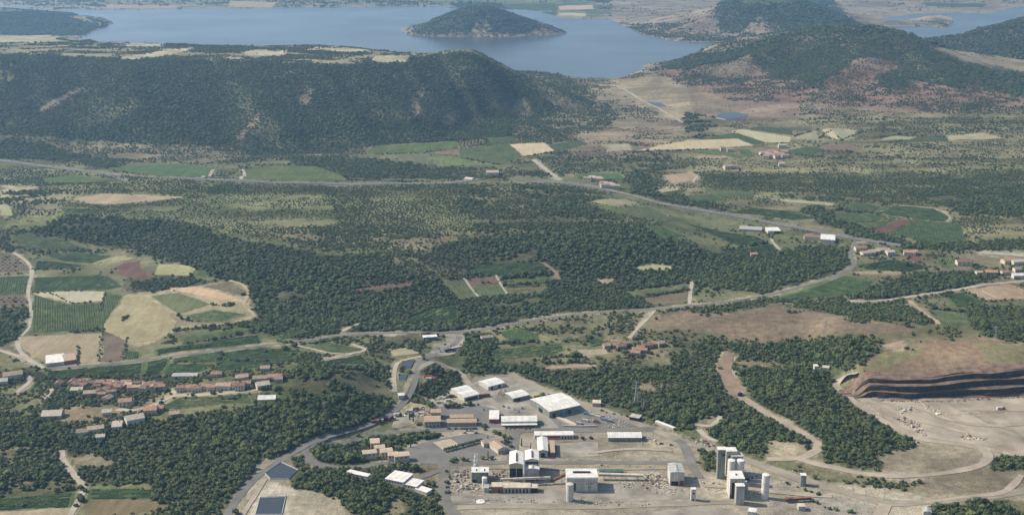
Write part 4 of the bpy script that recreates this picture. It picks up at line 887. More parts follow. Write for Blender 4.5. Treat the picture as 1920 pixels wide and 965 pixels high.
# orchard dots
for P in ([(0,481),(22,480),(54,506),(0,511)], [(0,556),(45,556),(52,569),(0,570)], [(859,266),(902,263),(905,268),(863,275)]):
    W2 = unproj(P); x0, y0 = W2.min(0); x1, y1 = W2.max(0)
    for gx in np.arange(x0, x1, 7.5):
        for gy in np.arange(y0, y1, 9):
            if inside(np.array([gx]), np.array([gy]), [tuple(p) for p in W2])[0]: hp.append((gx+random.uniform(-.6, .6), gy+random.uniform(-.6, .6), float(hz(gx, gy)), 3.6, 15, .2))
for (x0, x1, y0, y1, n_) in ((92,325,712,760,90), (325,525,706,750,70), (1135,1255,636,672,40), (1600,1900,470,530,60)):
    for _ in range(n_):
        q = unproj([(random.uniform(x0, x1), random.uniform(y0, y1))])[0]; hp.append((q[0], q[1], float(hz(q[0], q[1])), random.uniform(3.5, 7), 16 if x0 < 600 else 19, .9))
T = np.concatenate([T, np.array(hp)])

# ------------------------------------------------------------------ buildings
FOOT = []
def rgb(n, c, r=.8, v=.1, s=.25, **k): return mat(n, c, r, v, s, **k)
M_WHITE = rgb('white_sheet', (.68,.66,.60), .6, .13, .2, detail=7); M_OFF = rgb('off_white_wall', (.52,.49,.43), .85, .18, .5, streak=.12, detail=6); M_GREY = rgb('grey_sheet', (.37,.365,.34), .7, .2, .5, streak=.12, detail=6); M_GREEN = rgb('grey_green_cladding', (.20,.225,.19), .75, .2, .5, streak=.12, detail=6)
M_TAN = rgb('tan_tile', (.41,.305,.21), .9, .18, .6); M_TERRA = rgb('terracotta_tile', (.29,.18,.13), .9, .22, .6, rnd=.35); M_ORANGE = rgb('orange_tile', (.42,.245,.15), .9, .18, .6); M_PINK = rgb('faded_tile', (.36,.275,.21), .9, .2, .6, rnd=.25)
M_CREAM = rgb('cream_render', (.55,.48,.38), .9, .12); M_STONE = rgb('rubble_stone', (.36,.30,.23), .9, .2, .8); M_PALE = rgb('pale_render', (.55,.5,.42), .9, .1); M_CONC = rgb('concrete', (.42,.39,.34), .9, .15); M_SAND = rgb('sandy_concrete', (.53,.46,.36), .9, .14)
M_PTILE = rgb('pale_tile', (.47,.42,.34), .9, .15, .6)
M_BROWN = rgb('brown_tile', (.21,.145,.115), .9, .2, .6, rnd=.25)
M_DARK = rgb('dark_opening', (.025,.026,.03), .9, .1); M_GLASS = rgb('window_glass', (.05,.065,.08), .15, .1, spec=.5); M_RUST = rgb('rusty_steel', (.15,.07,.05), .85, .3, .5); M_BRICK = rgb('red_brick', (.27,.12,.085), .9, .18, .6)
M_YEL = rgb('yellow_steel', (.55,.40,.08), .6, .1); M_BLUE = rgb('blue_grey_cladding', (.15,.20,.27), .6, .1); M_STEEL = rgb('galvanised_steel', (.45,.46,.46), .5, .1, metal=.4); M_RED = rgb('red_paint', (.42,.07,.045), .6, .15); M_SKY = rgb('fibre_skylight', (.55,.58,.55), .4, .1); M_TEAL = rgb('dark_green_sheet', (.07,.12,.11), .7, .15)
def frame(p1, p2):
    a = at(*p1); b = at(*p2); d = b-a; W = math.hypot(d.x, d.y); rz = math.atan2(d.y, d.x)
    return a, W, rz
def roof_part(t, W, D, h, kind, rh, rm, ov=.5, th=.35, nm='roof'):
    mb = MB(); x0, x1, y0, y1 = -ov, W+ov, -ov, D+ov
    def slab(a, b, c, d):
        k = [a, b, c, d]; up = [(p[0], p[1], p[2]+th) for p in k]
        mb.add(k+up, [(3,2,1,0),(4,5,6,7),(0,1,5,4),(1,2,6,5),(2,3,7,6),(3,0,4,7)])
    if kind == 'flat': slab((x0,y0,h),(x1,y0,h),(x1,y1,h),(x0,y1,h))
    elif kind == 'shed': slab((x0,y0,h),(x1,y0,h),(x1,y1,h+rh),(x0,y1,h+rh))
    elif kind == 'gx':
        e = rh*ov/(D/2); slab((x0,y0,h-e),(x1,y0,h-e),(x1,D/2,h+rh),(x0,D/2,h+rh)); slab((x0,D/2,h+rh),(x1,D/2,h+rh),(x1,y1,h-e),(x0,y1,h-e))
    elif kind == 'gy':
        e = rh*ov/(W/2); slab((x0,y0,h-e),(W/2,y0,h+rh),(W/2,y1,h+rh),(x0,y1,h-e)); slab((W/2,y0,h+rh),(x1,y0,h-e),(x1,y1,h-e),(W/2,y1,h+rh))
    elif kind == 'hip':
        q = min(W, D)*.45; e = 0; A = [(x0,y0,h),(x1,y0,h),(x1,y1,h),(x0,y1,h)]
        if W >= D: B = [(q,D/2,h+rh),(W-q,D/2,h+rh)]; fs = [(0,1,5,4),(1,2,5),(2,3,4,5),(3,0,4)]
        else: B = [(W/2,q,h+rh),(W/2,D-q,h+rh)]; fs = [(0,1,4),(1,2,5,4),(2,3,5),(3,0,4,5)]
        mb.add(A+B, fs+[(3,2,1,0)])
    return mb.build(nm, rm, t)
def wall_part(t, W, D, h, kind, rh, wm, nm='walls', down=1.5):
    mb = MB(); z0 = -down
    if kind == 'gx': mb.add([(0,0,z0),(W,0,z0),(W,D,z0),(0,D,z0),(0,0,h),(W,0,h),(W,D,h),(0,D,h),(0,D/2,h+rh),(W,D/2,h+rh)], [(0,1,5,4),(2,3,7,6),(1,2,6,9,5),(3,0,4,8,7)])
    elif kind == 'gy': mb.add([(0,0,z0),(W,0,z0),(W,D,z0),(0,D,z0),(0,0,h),(W,0,h),(W,D,h),(0,D,h),(W/2,0,h+rh),(W/2,D,h+rh)], [(0,1,5,8,4),(2,3,7,9,6),(1,2,6,5),(3,0,4,7)])
    elif kind == 'shed': mb.add([(0,0,z0),(W,0,z0),(W,D,z0),(0,D,z0),(0,0,h),(W,0,h),(W,D,h+rh),(0,D,h+rh)], [(0,1,5,4),(1,2,6,5),(2,3,7,6),(3,0,4,7)])
    else: mb.box(0, W, 0, D, z0, h)
    return mb.build(nm, wm, t)
def opening(t, nm, m, face, u0, u1, z0, z1, W, D, pr=.08):
    mb = MB()
    if face == 'f': mb.box(u0, u1, -pr, .2, z0, z1)
    elif face == 'l': mb.box(-pr, .2, u0, u1, z0, z1)
    elif face == 'r': mb.box(W-.2, W+pr, u0, u1, z0, z1)
    return mb.build(nm, m, t)
def bld(name, label, cat, p1, p2, D, h, kind='gx', rh=1.5, wm=M_OFF, rm=M_WHITE, ov=.4, group=None, ribs=0, vents=0, ops=(), down=1.5):
    a, W, rz = frame(p1, p2); t = thing(name, label, cat, a, rz, group)
    wall_part(t, W, D, h, kind, rh, wm, down=down); r = roof_part(t, W, D, h, kind, rh, rm, ov)
    for i in range(ribs):                       # translucent strips up both slopes
        x = W*(i+.5)/ribs; mb = MB()
        if kind in ('gx',):
            for s in (0, 1):
                ya, yb = (D*.08, D*.42) if s == 0 else (D*.58, D*.92); za, zb = (h+rh*.16, h+rh*.84) if s == 0 else (h+rh*.84, h+rh*.16); q = .40
                mb.add([(x-.45,ya,za+q),(x+.45,ya,za+q),(x+.45,yb,zb+q),(x-.45,yb,zb+q)], [(0,1,2,3)])
        elif kind == 'gy':
            y = D*(i+.5)/ribs
            for s in (0, 1):
                xa, xb = (W*.08, W*.42) if s == 0 else (W*.58, W*.92); za, zb = (h+rh*.16, h+rh*.84) if s == 0 else (h+rh*.84, h+rh*.16); q = .40
                mb.add([(xa,y-.45,za+q),(xb,y-.45,zb+q),(xb,y+.45,zb+q),(xa,y+.45,za+q)], [(0,1,2,3)])
        else: mb.add([(x-.4,D*.1,h+.40+rh*(kind == 'shed')*.1),(x+.4,D*.1,h+.40+rh*(kind == 'shed')*.1),(x+.4,D*.9,h+.40+rh*(kind == 'shed')*.9),(x-.4,D*.9,h+.40+rh*(kind == 'shed')*.9)], [(0,1,2,3)])
        mb.build('skylight', M_SKY, r)
    if vents:                                   # ridge ventilator
        mb = MB(); top = h+rh
        if kind == 'gx': mb.box(W*.2, W*.8, D/2-.6, D/2+.6, top-.2, top+1.0)
        elif kind == 'gy': mb.box(W/2-.6, W/2+.6, D*.1, D*.75, top-.2, top+1.0)
        else: mb.box(W*.25, W*.75, D*.42, D*.58, h, h+1.3)
        mb.build('ridge_vent', M_GREY if vents == 1 else M_RUST, r)
    for (nm, m, fc, u0, u1, z0, z1) in ops:
        L = W if fc == 'f' else D; opening(t, nm, m, fc, u0*L, u1*L, z0, z1, W, D)
    c = a+Vector((math.cos(rz)*W/2-math.sin(rz)*D/2, math.sin(rz)*W/2+math.cos(rz)*D/2, 0))
    n = max(1, int(max(W, D)/max(min(W, D), 4)*1.5))
    for i in range(n):
        f = (i+.5)/n; u, v = (W*f, D/2) if W > D else (W/2, D*f)
        FOOT.append((a.x+math.cos(rz)*u-math.sin(rz)*v, a.y+math.sin(rz)*u+math.cos(rz)*v, min(W, D)*.6+1))
    return t, W, D
def win_row(n, z0, z1, fc='f', m=None, frac=.55, lo=.04, hi=.96):
    return [('window', m or M_GLASS, fc, lo+(hi-lo)*(i+.5-frac/2)/n, lo+(hi-lo)*(i+.5+frac/2)/n, z0, z1) for i in range(n)]
def door_row(n, z1, fc='f', m=None, lo=.05, hi=.95, frac=.5):
    return [('door', m or M_DARK, fc, lo+(hi-lo)*(i+.5-frac/2)/n, lo+(hi-lo)*(i+.5+frac/2)/n, 0, z1) for i in range(n)]
# --- factory
t, W, D = bld('factory_hall', 'tall white-roofed hall with a dark open front and yellow crane beam', 'factory hall', (955,901), (981,901), 27, 16.5, 'gy', 1.6, M_GREY, M_WHITE, .3, vents=2, ops=[('opening', M_DARK, 'f', .04, .96, .2, 12.5)]+[('side_opening', M_DARK, 'l', .1, .9, 1, 5)])
MB().box(.3, W-.3, -.5, .0, 13.2, 14.3).build('crane_beam', M_YEL, t)
for x in (.4, W/2, W-.4): MB().box(x-.25, x+.25, -.35, -.1, 0, 13).build('column', M_STEEL, t)
bld('factory_hall', 'tall white-roofed hall right of the open-fronted hall, with a dark ridge slot', 'factory hall', (984.5,894), (1010,894), 21, 17, 'gy', 1.6, M_GREY, M_WHITE, .3, vents=2, ops=[('louvre_band', M_DARK, 'f', .03, .97, 13.5, 15.5)])
bld('factory_annex', 'lower white gabled annex in front of the right tall hall', 'factory hall', (984.5,901), (1011,901), 7.2, 11.5, 'gy', 1.4, M_GREY, M_WHITE, .3, vents=1, ops=[('band', M_STEEL, 'f', .2, .7, 8, 9.2), ('opening', M_DARK, 'f', .05, .95, .2, 3)])
a = at(982.5, 903); t = thing('flue_pipe', 'slender white vertical pipe between the two tall halls', 'pipe', a); MB().cyl(0, 0, .8, -.5, 21, 12).build('stack', M_WHITE, t); MB().cyl(0, 0, 1.0, 21, 21.8, 12).build('collar', M_STEEL, t); MB().box(-1.2, 1.2, -1.2, 1.2, -.5, .8).build('plinth', M_CONC, t)
t, W, D = bld('plant_house', 'grey-green process building with white roof and two dark roof slots at the yard’s left'.replace('’', "'"), 'factory hall', (884.5,904), (916,904), 11, 10, 'gx', 1.0, M_GREEN, M_WHITE, .3, ops=[('opening', M_DARK, 'f', .05, .3, .2, 3), ('opening', M_DARK, 'f', .55, .9, .2, 3)])
for x in (W*.28, W*.76): MB().box(x-.4, x+.4, 2.0, 4.6, 10.6, 11.5).build('roof_slot', M_DARK, t)
# lattice tower
a = at(893, 890); t = thing('lattice_tower', 'white steel process tower with platforms behind the grey-green building', 'tower', a)
for i, (x, y) in enumerate(((-2.5,-2.5),(2.5,-2.5),(2.5,2.5),(-2.5,2.5))): MB().bar((x, y, -.5), (x*.45, y*.45, 21), .5).build('leg', M_WHITE, t)
for z in (5, 9.5, 14, 18):
    k = 2.5*(1-.55*z/21); MB().box(-k-.9, k+.9, -k-.9, k+.9, z, z+.35).build('platform', M_STEEL, t)
    MB().bar((-k, -k, z), (k*.8, -k*.8, z+4.2), .25).bar((k, -k, z), (-k*.8, -k*.8, z+4.2), .25).bar((-k, -k, z), (-k*.8, k*.8, z+4.2), .25).build('brace', M_WHITE, t)
MB().cyl(0, 0, 1.3, 9.8, 13.5, 12, None, .8).build('vessel', M_WHITE, t); MB().cyl(.3, .3, 1.7, 5.3, 8.8, 12).build('vessel', M_WHITE, t)
def tank(label, px, py, r, h, m=M_WHITE, cone=.8, name='storage_tank', cat='tank', n=20, rings=2):
    a = at(px, py); t = thing(name, label, cat, a); MB().cyl(0, 0, r, -.5, h, n, None, 0).build('shell', m, t); MB().cyl(0, 0, r*1.02, h, h+.3, n, None, cone).build('lid', m, t)
    for i in range(rings): MB().cyl(0, 0, r*1.025, h*(i+1)/(rings+1), h*(i+1)/(rings+1)+.25, n).build('hoop', M_STEEL, t)
    mb = MB(); mb.bar((r+.15, -.3, 0), (r+.15, -.3, h+1), .1).bar((r+.15, .3, 0), (r+.15, .3, h+1), .1)
    for k in range(int(h)): mb.bar((r+.15, -.3, k+.5), (r+.15, .3, k+.5), .07)
    mb.build('ladder', M_STEEL, t); FOOT.append((a.x, a.y, r+2)); return t
tank('white upright tank in front of the grey-green process building', 908.5, 913, 2.3, 9.5)
bld('workshop', 'long low workshop with sandy roof and dark bays in front of the tall halls', 'workshop', (943,923), (994.5,923), 9.5, 5.0, 'gx', .8, M_GREY, M_SAND, .3, ops=door_row(7, 3.6, frac=.5))
bld('workshop', 'small workshop with red brick walls at the left end of the long low workshop', 'workshop', (922,923), (942,923), 9, 5.6, 'flat', 0, M_BRICK, M_SAND, .2, ops=[('door', M_DARK, 'f', .6, .8, 0, 3)])
bld('pump_house', 'tiny grey lean-to left of the red brick workshop', 'shed', (908,923), (916.5,923), 6, 4.5, 'shed', .6, M_GREY, M_GREY, .2)
bld('loading_frame', 'open dark steel loading bay at the right end of the long low workshop', 'shed', (996,923), (1008,923), 8, 4.6, 'flat', 0, M_DARK, M_SAND, .3)
# big white building
t, W, D = bld('factory_hall', 'big white flat-roofed hall with a long dark roof slot and pale front', 'factory hall', (1062,921), (1120.5,921), 19, 13.2, 'flat', 0, M_OFF, M_WHITE, .25, ops=[('opening', M_DARK, 'f', .24, .30, 1, 9.5), ('roller_door', M_RUST, 'f', .1, .2, 0, 4)]+[('window', M_DARK, 'f', .62+.07*i, .665+.07*i, 7.4, 8.0) for i in range(4)]+[('window', M_DARK, 'f', .7, .74, 4, 5)])
MB().box(W*.22, W*.78, D*.5, D*.62, 13.5, 14.6).build('roof_slot', M_DARK, t); MB().box(-.05, W+.05, -.55, .1, 8.6, 9.7).build('canopy_band', M_SAND, t)
MB().box(.2, W-.2, .5, .9, 13.5, 14.0).build('parapet', M_WHITE, t)
tank('pale concrete silo standing at the front left corner of the big white hall', 1068, 938, 3.1, 16, M_OFF, .5, 'silo', 'silo', 24, 3)
def gallery(label, p1, p2, z1, z2, w, m, name='conveyor', cat='conveyor', roofm=None):
    a = at(*p1); b = at(*p2); t = thing(name, label, cat, a); d = b-a; d.z = 0; L = d.length; u = d/L
    A = Vector((0, 0, z1)); B = Vector((d.x, d.y, z2)); MB().bar(A, B, w, 2.0).build('gallery', m, t); MB().bar(A+Vector((0,0,1.1)), B+Vector((0,0,1.1)), w+.4, .25).build('roof', roofm or M_SAND, t)
    n = max(2, int(L/9)); pr = Vector((-u.y, u.x, 0))
    for i in range(n):
        f = (i+.5)/n; c = A+(B-A)*f
        for s in (-1, 1): MB().bar((c.x+pr.x*s*w*.4, c.y+pr.y*s*w*.4, -.5), (c.x+pr.x*s*w*.4, c.y+pr.y*s*w*.4, c.z-1), .35).build('leg', M_STEEL, t)
    return t
gallery('long pale conveyor gallery on legs running right from the big white hall', (1122,898), (1206,899), 5.0, 4.2, 3.2, M_SAND)
gallery('short rusty conveyor sloping up to the left wall of the big white hall', (1032,907), (1060,903), 2.5, 7.5, 2.2, M_RUST, roofm=M_RUST)
gallery('thin pale pipe bridge between the long workshop and the tall halls', (938,911), (1032,906), 6.5, 6.0, 1.4, M_SAND, 'pipe_bridge', 'pipe bridge')
bld('low_shed', 'low dark green shed behind the long pale conveyor', 'shed', (1124,888.5), (1169,888.5), 5, 2.6, 'flat', 0, M_TEAL, M_TEAL, .2)
t, W, D = bld('crusher_house', 'white sawtooth-roofed building with rusty base at the rubble in the right yard', 'factory hall', (1256,909.5), (1282.5,909.5), 20, 12.5, 'gy', .8, M_OFF, M_GREY, .2, vents=1, ops=[('opening', M_DARK, 'f', .08, .6, .2, 4.2), ('rusty_panel', M_RUST, 'f', .66, .98, .2, 5)], ribs=4)
bld('sampling_tower', 'small white tower standing alone in front of the right yard', 'tower', (1295.5,938.5), (1304.5,938.5), 4, 11, 'flat', 0, M_OFF, M_WHITE, .15, ops=[('window', M_DARK, 'f', .35, .7, 6.5, 8.2), ('door', M_DARK, 'f', .3, .6, 0, 2.2)])
# tower cluster
bld('process_tower', 'tall grey-green tower with sunlit left side, leftmost of the tower group', 'tower', (1344.5,897), (1358.5,897), 7, 28.5, 'flat', 0, M_GREEN, M_WHITE, .2, ops=[('hatch', M_DARK, 'f', .55, .9, 22.5, 25)])
bld('process_tower', 'white-roofed rear tower between the grey-green tower and the twin silos', 'tower', (1360,889), (1380,889), 9, 23, 'flat', 0, M_OFF, M_WHITE, .2, ops=[('window', M_DARK, 'f', .2, .35, 17, 18.5), ('window', M_DARK, 'f', .6, .75, 17, 18.5)])
bld('process_tower', 'stepped grey block behind the twin white silos', 'tower', (1370,892), (1391.5,892), 8, 19.5, 'flat', 0, M_GREY, M_OFF, .2)
tank('left one of the twin tall white silos in the tower group', 1369.5, 905, 3.3, 22.5, M_WHITE, .4, 'silo', 'silo', 24, 1)
tank('right one of the twin tall white silos in the tower group', 1386.5, 905, 3.3, 22.5, M_WHITE, .4, 'silo', 'silo', 24, 1)
t, W, D = bld('process_tower', 'broad white-roofed tower in front of the twin silos', 'tower', (1367.5,934), (1394.5,934), 16, 19, 'flat', 0, M_OFF, M_WHITE, .2, ops=[('opening', M_DARK, 'f', .12, .3, .3, 15.5), ('cladding_strip', M_GREEN, 'f', .34, .44, .3, 17), ('rusty_door', M_RUST, 'f', .02, .1, 0, 4)])
MB().cyl(W*.5, D*.45, .8, 19, 20.5, 10).build('roof_fan', M_RUST, t); FOOT.append((t.location.x+8, t.location.y+8, 14))
t, W, D = bld('process_tower', 'narrow striped concrete tower with white cap, foremost of the tower group', 'tower', (1379,945.5), (1395,945.5), 6, 17.5, 'flat', 0, M_GREY, M_WHITE, .2)
for i in range(6): MB().box(W*(i+.2)/6, W*(i+.2)/6+.5, -.35, .1, 0, 16.5).build('pilaster', M_OFF, t)
bld('lean_to', 'low grey annex at the right of the narrow striped tower', 'shed', (1395.5,925), (1402,925), 7, 9, 'flat', 0, M_GREY, M_OFF, .1)
tank('single tall white silo standing right of the tower group', 1433.5, 933, 3.2, 22.5, M_WHITE, .4, 'silo', 'silo', 28, 2)
t, W, D = bld('sampling_tower', 'slim white-capped tower by the road at the far right of the works', 'tower', (1501,911), (1511,911), 5, 10.5, 'flat', 0, M_GREEN, M_WHITE, .3, ops=[('panel', M_GREY, 'f', .1, .45, .5, 9)])
bld('store', 'small white box building at the bottom edge below the tower group', 'shed', (1402,968), (1417,970), 7, 5, 'flat', 0, M_OFF, M_WHITE, .2, ops=[('window', M_GLASS, 'r', .2, .8, 2, 3.5)])
bld('store', 'small brown hut on the slope at the right of the works', 'shed', (1497,957), (1510,957), 6, 4, 'flat', 0, M_CONC, M_CREAM, .2)
gallery('low rusty red gantry on legs right of the single silo', (1472,941), (1519,938), 2.6, 2.6, 2.4, M_RUST, 'gantry', 'gantry', M_BRICK)
bld('store', 'grey shed with pale roof at the bottom edge by the crossroads at the right', 'shed', (1731,968), (1746,969), 9, 4.5, 'gy', 1, M_GREY, M_GREY, .2)
# --- sheds north of the works
bld('long_shed', 'long white-roofed shed with a row of skylights on the bare ground at the right', 'shed', (1140.5,827), (1203,827), 13, 4, 'gx', 1.6, M_GREEN, M_WHITE, .4, ribs=12)
bld('long_shed', 'long low white shed along the road above the bare yard', 'shed', (1002.5,822.5), (1075,822), 9.5, 3.8, 'gx', .9, M_OFF, M_WHITE, .3, ops=[('red_panel', M_RED, 'f', .33, .66, .8, 3.2)]+door_row(4, 2.8, lo=.68, hi=.98))
bld('storage_hall', 'white-roofed hall end-on to the viewer behind the tall halls', 'shed', (1008.5,857), (1027.5,857), 31, 6.5, 'gy', 1.5, M_GREY, M_WHITE, .3, ribs=3, ops=[('door', M_DARK, 'f', .3, .7, 0, 4.5)])
bld('lean_to', 'brown-roofed lean-to along the right side of the end-on white hall', 'shed', (1031,856), (1040.5,856), 27, 4.5, 'shed', .4, M_BRICK, M_TAN, .2)
t, W, D = bld('depot', 'long white-roofed depot with a lower canopy along its front', 'depot', (940.5,799), (1007,798), 14, 5.2, 'gx', 1.8, M_OFF, M_WHITE, .3, ribs=6)
MB().box(0, W, -5, -.2, 3.2, 3.5).build('canopy', M_WHITE, t)
for i in range(8): MB().box(W*(i+.3)/8, W*(i+.3)/8+.25, -4.9, -4.6, -.5, 3.2).build('post', M_RED, t)
opening(t, 'shopfront', M_GLASS, 'f', 1, W-1, .4, 2.8, W, D)
bld('shop', 'white flat box building left of the long depot', 'shop', (917.5,793), (935,793), 23, 4.5, 'flat', 0, M_RED, M_WHITE, .4, ops=[('shopfront', M_GLASS, 'f', .1, .9, .3, 2.6)])
bld('office', 'long tan-tiled office with cars parked along its front', 'office', (838.5,798.5), (893,798), 9, 4, 'gx', 1.6, M_CREAM, M_TAN, .6, ops=win_row(12, 1, 2.6))
bld('office', 'tan-tiled rear range of the long office', 'office', (844,789.5), (887,789), 8, 4, 'gx', 1.6, M_CREAM, M_TAN, .5, ops=win_row(9, 1, 2.6))
bld('villa', 'tan-tiled house with grey front left of the long office', 'house', (796,801), (826,800), 14, 6.2, 'gx', 2.0, M_GREY, M_TAN, .6, ops=win_row(5, 3.6, 5)+win_row(4, .6, 2.2))
bld('villa', 'upper tan-tiled block rising behind the grey-fronted house', 'house', (808,785), (826,785), 10, 7, 'gx', 1.8, M_CREAM, M_TAN, .5, ops=win_row(3, 4, 5.4))
bld('warehouse', 'largest white ribbed-roof warehouse set diagonally in the upper yard', 'warehouse', (1030,783.5), (1088.5,770.5), 39, 7, 'gx', 1.6, M_GREEN, M_WHITE, .3, ribs=8, ops=[('door', M_DARK, 'l', .35, .55, 0, 4.5), ('door', M_DARK, 'f', .1, .2, 0, 4.5), ('door', M_DARK, 'f', .6, .7, 0, 4.5)])
bld('warehouse', 'small diagonal white shed nearest the wood at the head of the upper yard', 'warehouse', (915.5,731.5), (946.5,724), 19, 4.2, 'gx', 1.4, M_OFF, M_WHITE, .3, ribs=7, ops=[('door', M_DARK, 'f', .15, .3, 0, 3.2), ('door', M_DARK, 'f', .6, .75, 0, 3.2)])
bld('warehouse', 'double-roofed diagonal white shed at the left of the upper yard, front bay', 'warehouse', (870.5,752.5), (898.5,746), 15, 4.6, 'gx', 1.4, M_OFF, M_WHITE, .3, ribs=6, ops=[('opening', M_DARK, 'f', .1, .9, 0, 3.2)])
bld('warehouse', 'double-roofed diagonal white shed at the left of the upper yard, rear bay', 'warehouse', (858.5,744), (886.5,737.5), 15, 4.6, 'gx', 1.4, M_OFF, M_WHITE, .3, ribs=6)
bld('warehouse', 'small diagonal white shed above the large ribbed warehouse', 'warehouse', (962,753.5), (992.5,746.5), 17, 4.2, 'gx', 1.4, M_GREEN, M_WHITE, .3, ribs=7, ops=[('opening', M_DARK, 'f', .1, .45, 0, 3)])
bld('weigh_house', 'blue-grey box building with white roof beside the road junction', 'office', (794,638), (820,637), 8, 3.6, 'flat', 0, M_BLUE, M_WHITE, .3, ops=win_row(6, 1.2, 2.4))
bld('barn', 'ruined sandy barn among trees right of the road junction', 'barn', (904,639), (926,637), 8, 3.6, 'gx', 1.5, M_SAND, M_PINK, .3)
bld('shed', 'brown cabin beside the road behind the upper yard', 'shed', (1111,762), (1126,762.5), 9, 4, 'flat', 0, M_STONE, M_CREAM, .3)
bld('shed', 'dark flat hut beside the road above the right bare ground', 'shed', (1180,787), (1198,790), 9, 3.6, 'flat', 0, M_DARK, M_CONC, .3)
bld('retaining_shed', 'low narrow white-topped shed dug into the bank by the road', 'shed', (1228,793.5), (1262,806.5), 3.5, 2.4, 'flat', 0, M_CONC, M_WHITE, .2)
bld('white_house', 'white cube house at the edge of the wood left of the quarry', 'house', (1527,695), (1534.5,695), 6, 5.5, 'flat', 0, M_PALE, M_WHITE, .2)
bld('white_house', 'pale long house beside the white cube house left of the quarry', 'house', (1542,694), (1554,693.5), 7, 3.6, 'gx', 1.2, M_PALE, M_PALE, .3)
bld('hut', 'pale-roofed hut beside the road below the small blue pond', 'hut', (747.5,748), (758.5,748), 7, 4, 'gx', 1, M_GREY, M_WHITE, .4)
bld('low_roof', 'narrow white-roofed shed among trees at the lower left of the loop road', 'shed', (650,890), (689,899), 6, 2.8, 'flat', 0, M_OFF, M_WHITE, .3)
bld('low_roof', 'white flat-roofed block left of the pair near the works gate', 'shed', (722,903), (756,913), 19, 3.2, 'flat', 0, M_OFF, M_WHITE, .3, ops=win_row(6, 1, 2.2), ribs=3)
bld('low_roof', 'white flat-roofed block right of the pair near the works gate', 'shed', (757,913), (781,920), 14, 3.2, 'flat', 0, M_OFF, M_WHITE, .3, ops=win_row(4, 1, 2.2), ribs=2)
bld('low_roof', 'small white roof among trees nearest the works gate', 'shed', (778,921), (800,929), 8, 2.6, 'flat', 0, M_OFF, M_WHITE, .3)
# stepped housing block
t = thing('housing_block', 'stepped pale housing block with tan tiled roofs in the wood', 'housing block', at(720, 862))
for (q1, q2, D_, h_) in (((695,846),(712,846),11,8.5),((703,852),(722,851),8,6.5),((681,861),(707,860),8,5.5),((715,860),(737,858),9,6.5),((728,864),(747,863),8,5.5),((740,867),(768,865),9,6.0)):
    a, W, rz = frame(q1, q2); tmp = bpy.data.objects.new('x', None)
    w = wall_part(t, W, D_, h_, 'gx', 1.2, M_SAND, 'wing', 2); r = roof_part(w, W, D_, h_, 'gx', 1.2, rgb('cream_tile', (.50,.41,.30), .9, .15, .6), .4)
    w.location = a-t.location; w.rotation_euler = (0, 0, rz); bpy.data.objects.remove(tmp)
    for i in range(3):
        MB().box(W*(.12+.3*i), W*(.12+.3*i)+1.3, -.1, .2, h_-2.4, h_-1.0).build('window', M_DARK, w)
        if h_ > 6: MB().box(W*(.12+.3*i), W*(.12+.3*i)+1.3, -.1, .2, h_-5.2, h_-3.8).build('window', M_DARK, w)
    FOOT.append((a.x+W/2, a.y+D_/2, max(W, D_)*.6))
bld('hostel', 'pink-tiled long wing with white front behind the car park trees', 'office', (907,839), (944,833), 8, 4.5, 'gx', 1.5, M_PALE, M_PINK, .5, ops=win_row(8, 1, 2.6))
bld('hostel', 'pink-tiled cross wing nearer the tall halls, behind the car park', 'office', (934,851), (951,847), 17, 4.8, 'gy', 1.6, M_PALE, M_PINK, .5, ops=win_row(3, 1, 2.6))
bld('farm_shed', 'wide flat white-roofed shed standing in the fields at the left', 'shed', (87,687.5), (121,683.5), 29, 4, 'flat', 0, M_OFF, M_WHITE, .4, ribs=0)
bld('farm_shed', 'open red-fronted bay right of the wide white field shed', 'shed', (121.5,683.3), (144,680), 24, 4.2, 'flat', 0, M_BRICK, M_PINK, .3, ops=[('opening', M_RED, 'f', .05, .95, 0, 3)])
bld('farm_shed', 'long low grey shed above the right end of the left village', 'shed', (322,710), (369,705), 10, 3, 'gx', .8, M_OFF, M_GREY, .3)
# --- motorway services and houses along the motorway
bld('service_hall', 'white flat hall beside the motorway, left of the terracotta services', 'hall', (1440,438.5), (1464,438), 24, 5, 'flat', 0, M_OFF, M_WHITE, .4, ops=[('shopfront', M_DARK, 'f', .5, .95, .5, 4)])
bld('service_hall', 'large white hall beside the motorway exit, right of the terracotta services', 'hall', (1538,455.5), (1565,457), 34, 6, 'flat', 0, M_OFF, M_WHITE, .4)
bld('service_hall', 'terracotta-roofed services building between the two white motorway halls', 'hall', (1508,449), (1537,450), 12, 4.5, 'gx', 2, M_SAND, M_TERRA, .5)
bld('service_pad', 'low grey depot at the left end of the motorway services', 'hall', (1386,432), (1428,435), 22, 2.4, 'flat', 0, M_CONC, M_GREY, .4)
bld('factory_shed', 'pale long shed beside the motorway in the middle of the valley', 'hall', (912,330.5), (935,330), 24, 7, 'gx', 2, M_OFF, M_PINK, .4)
bld('factory_shed', 'small pale shed left of the long shed by the motorway', 'hall', (870,339), (884,338.5), 14, 4, 'gx', 1.5, M_OFF, M_PALE, .4)

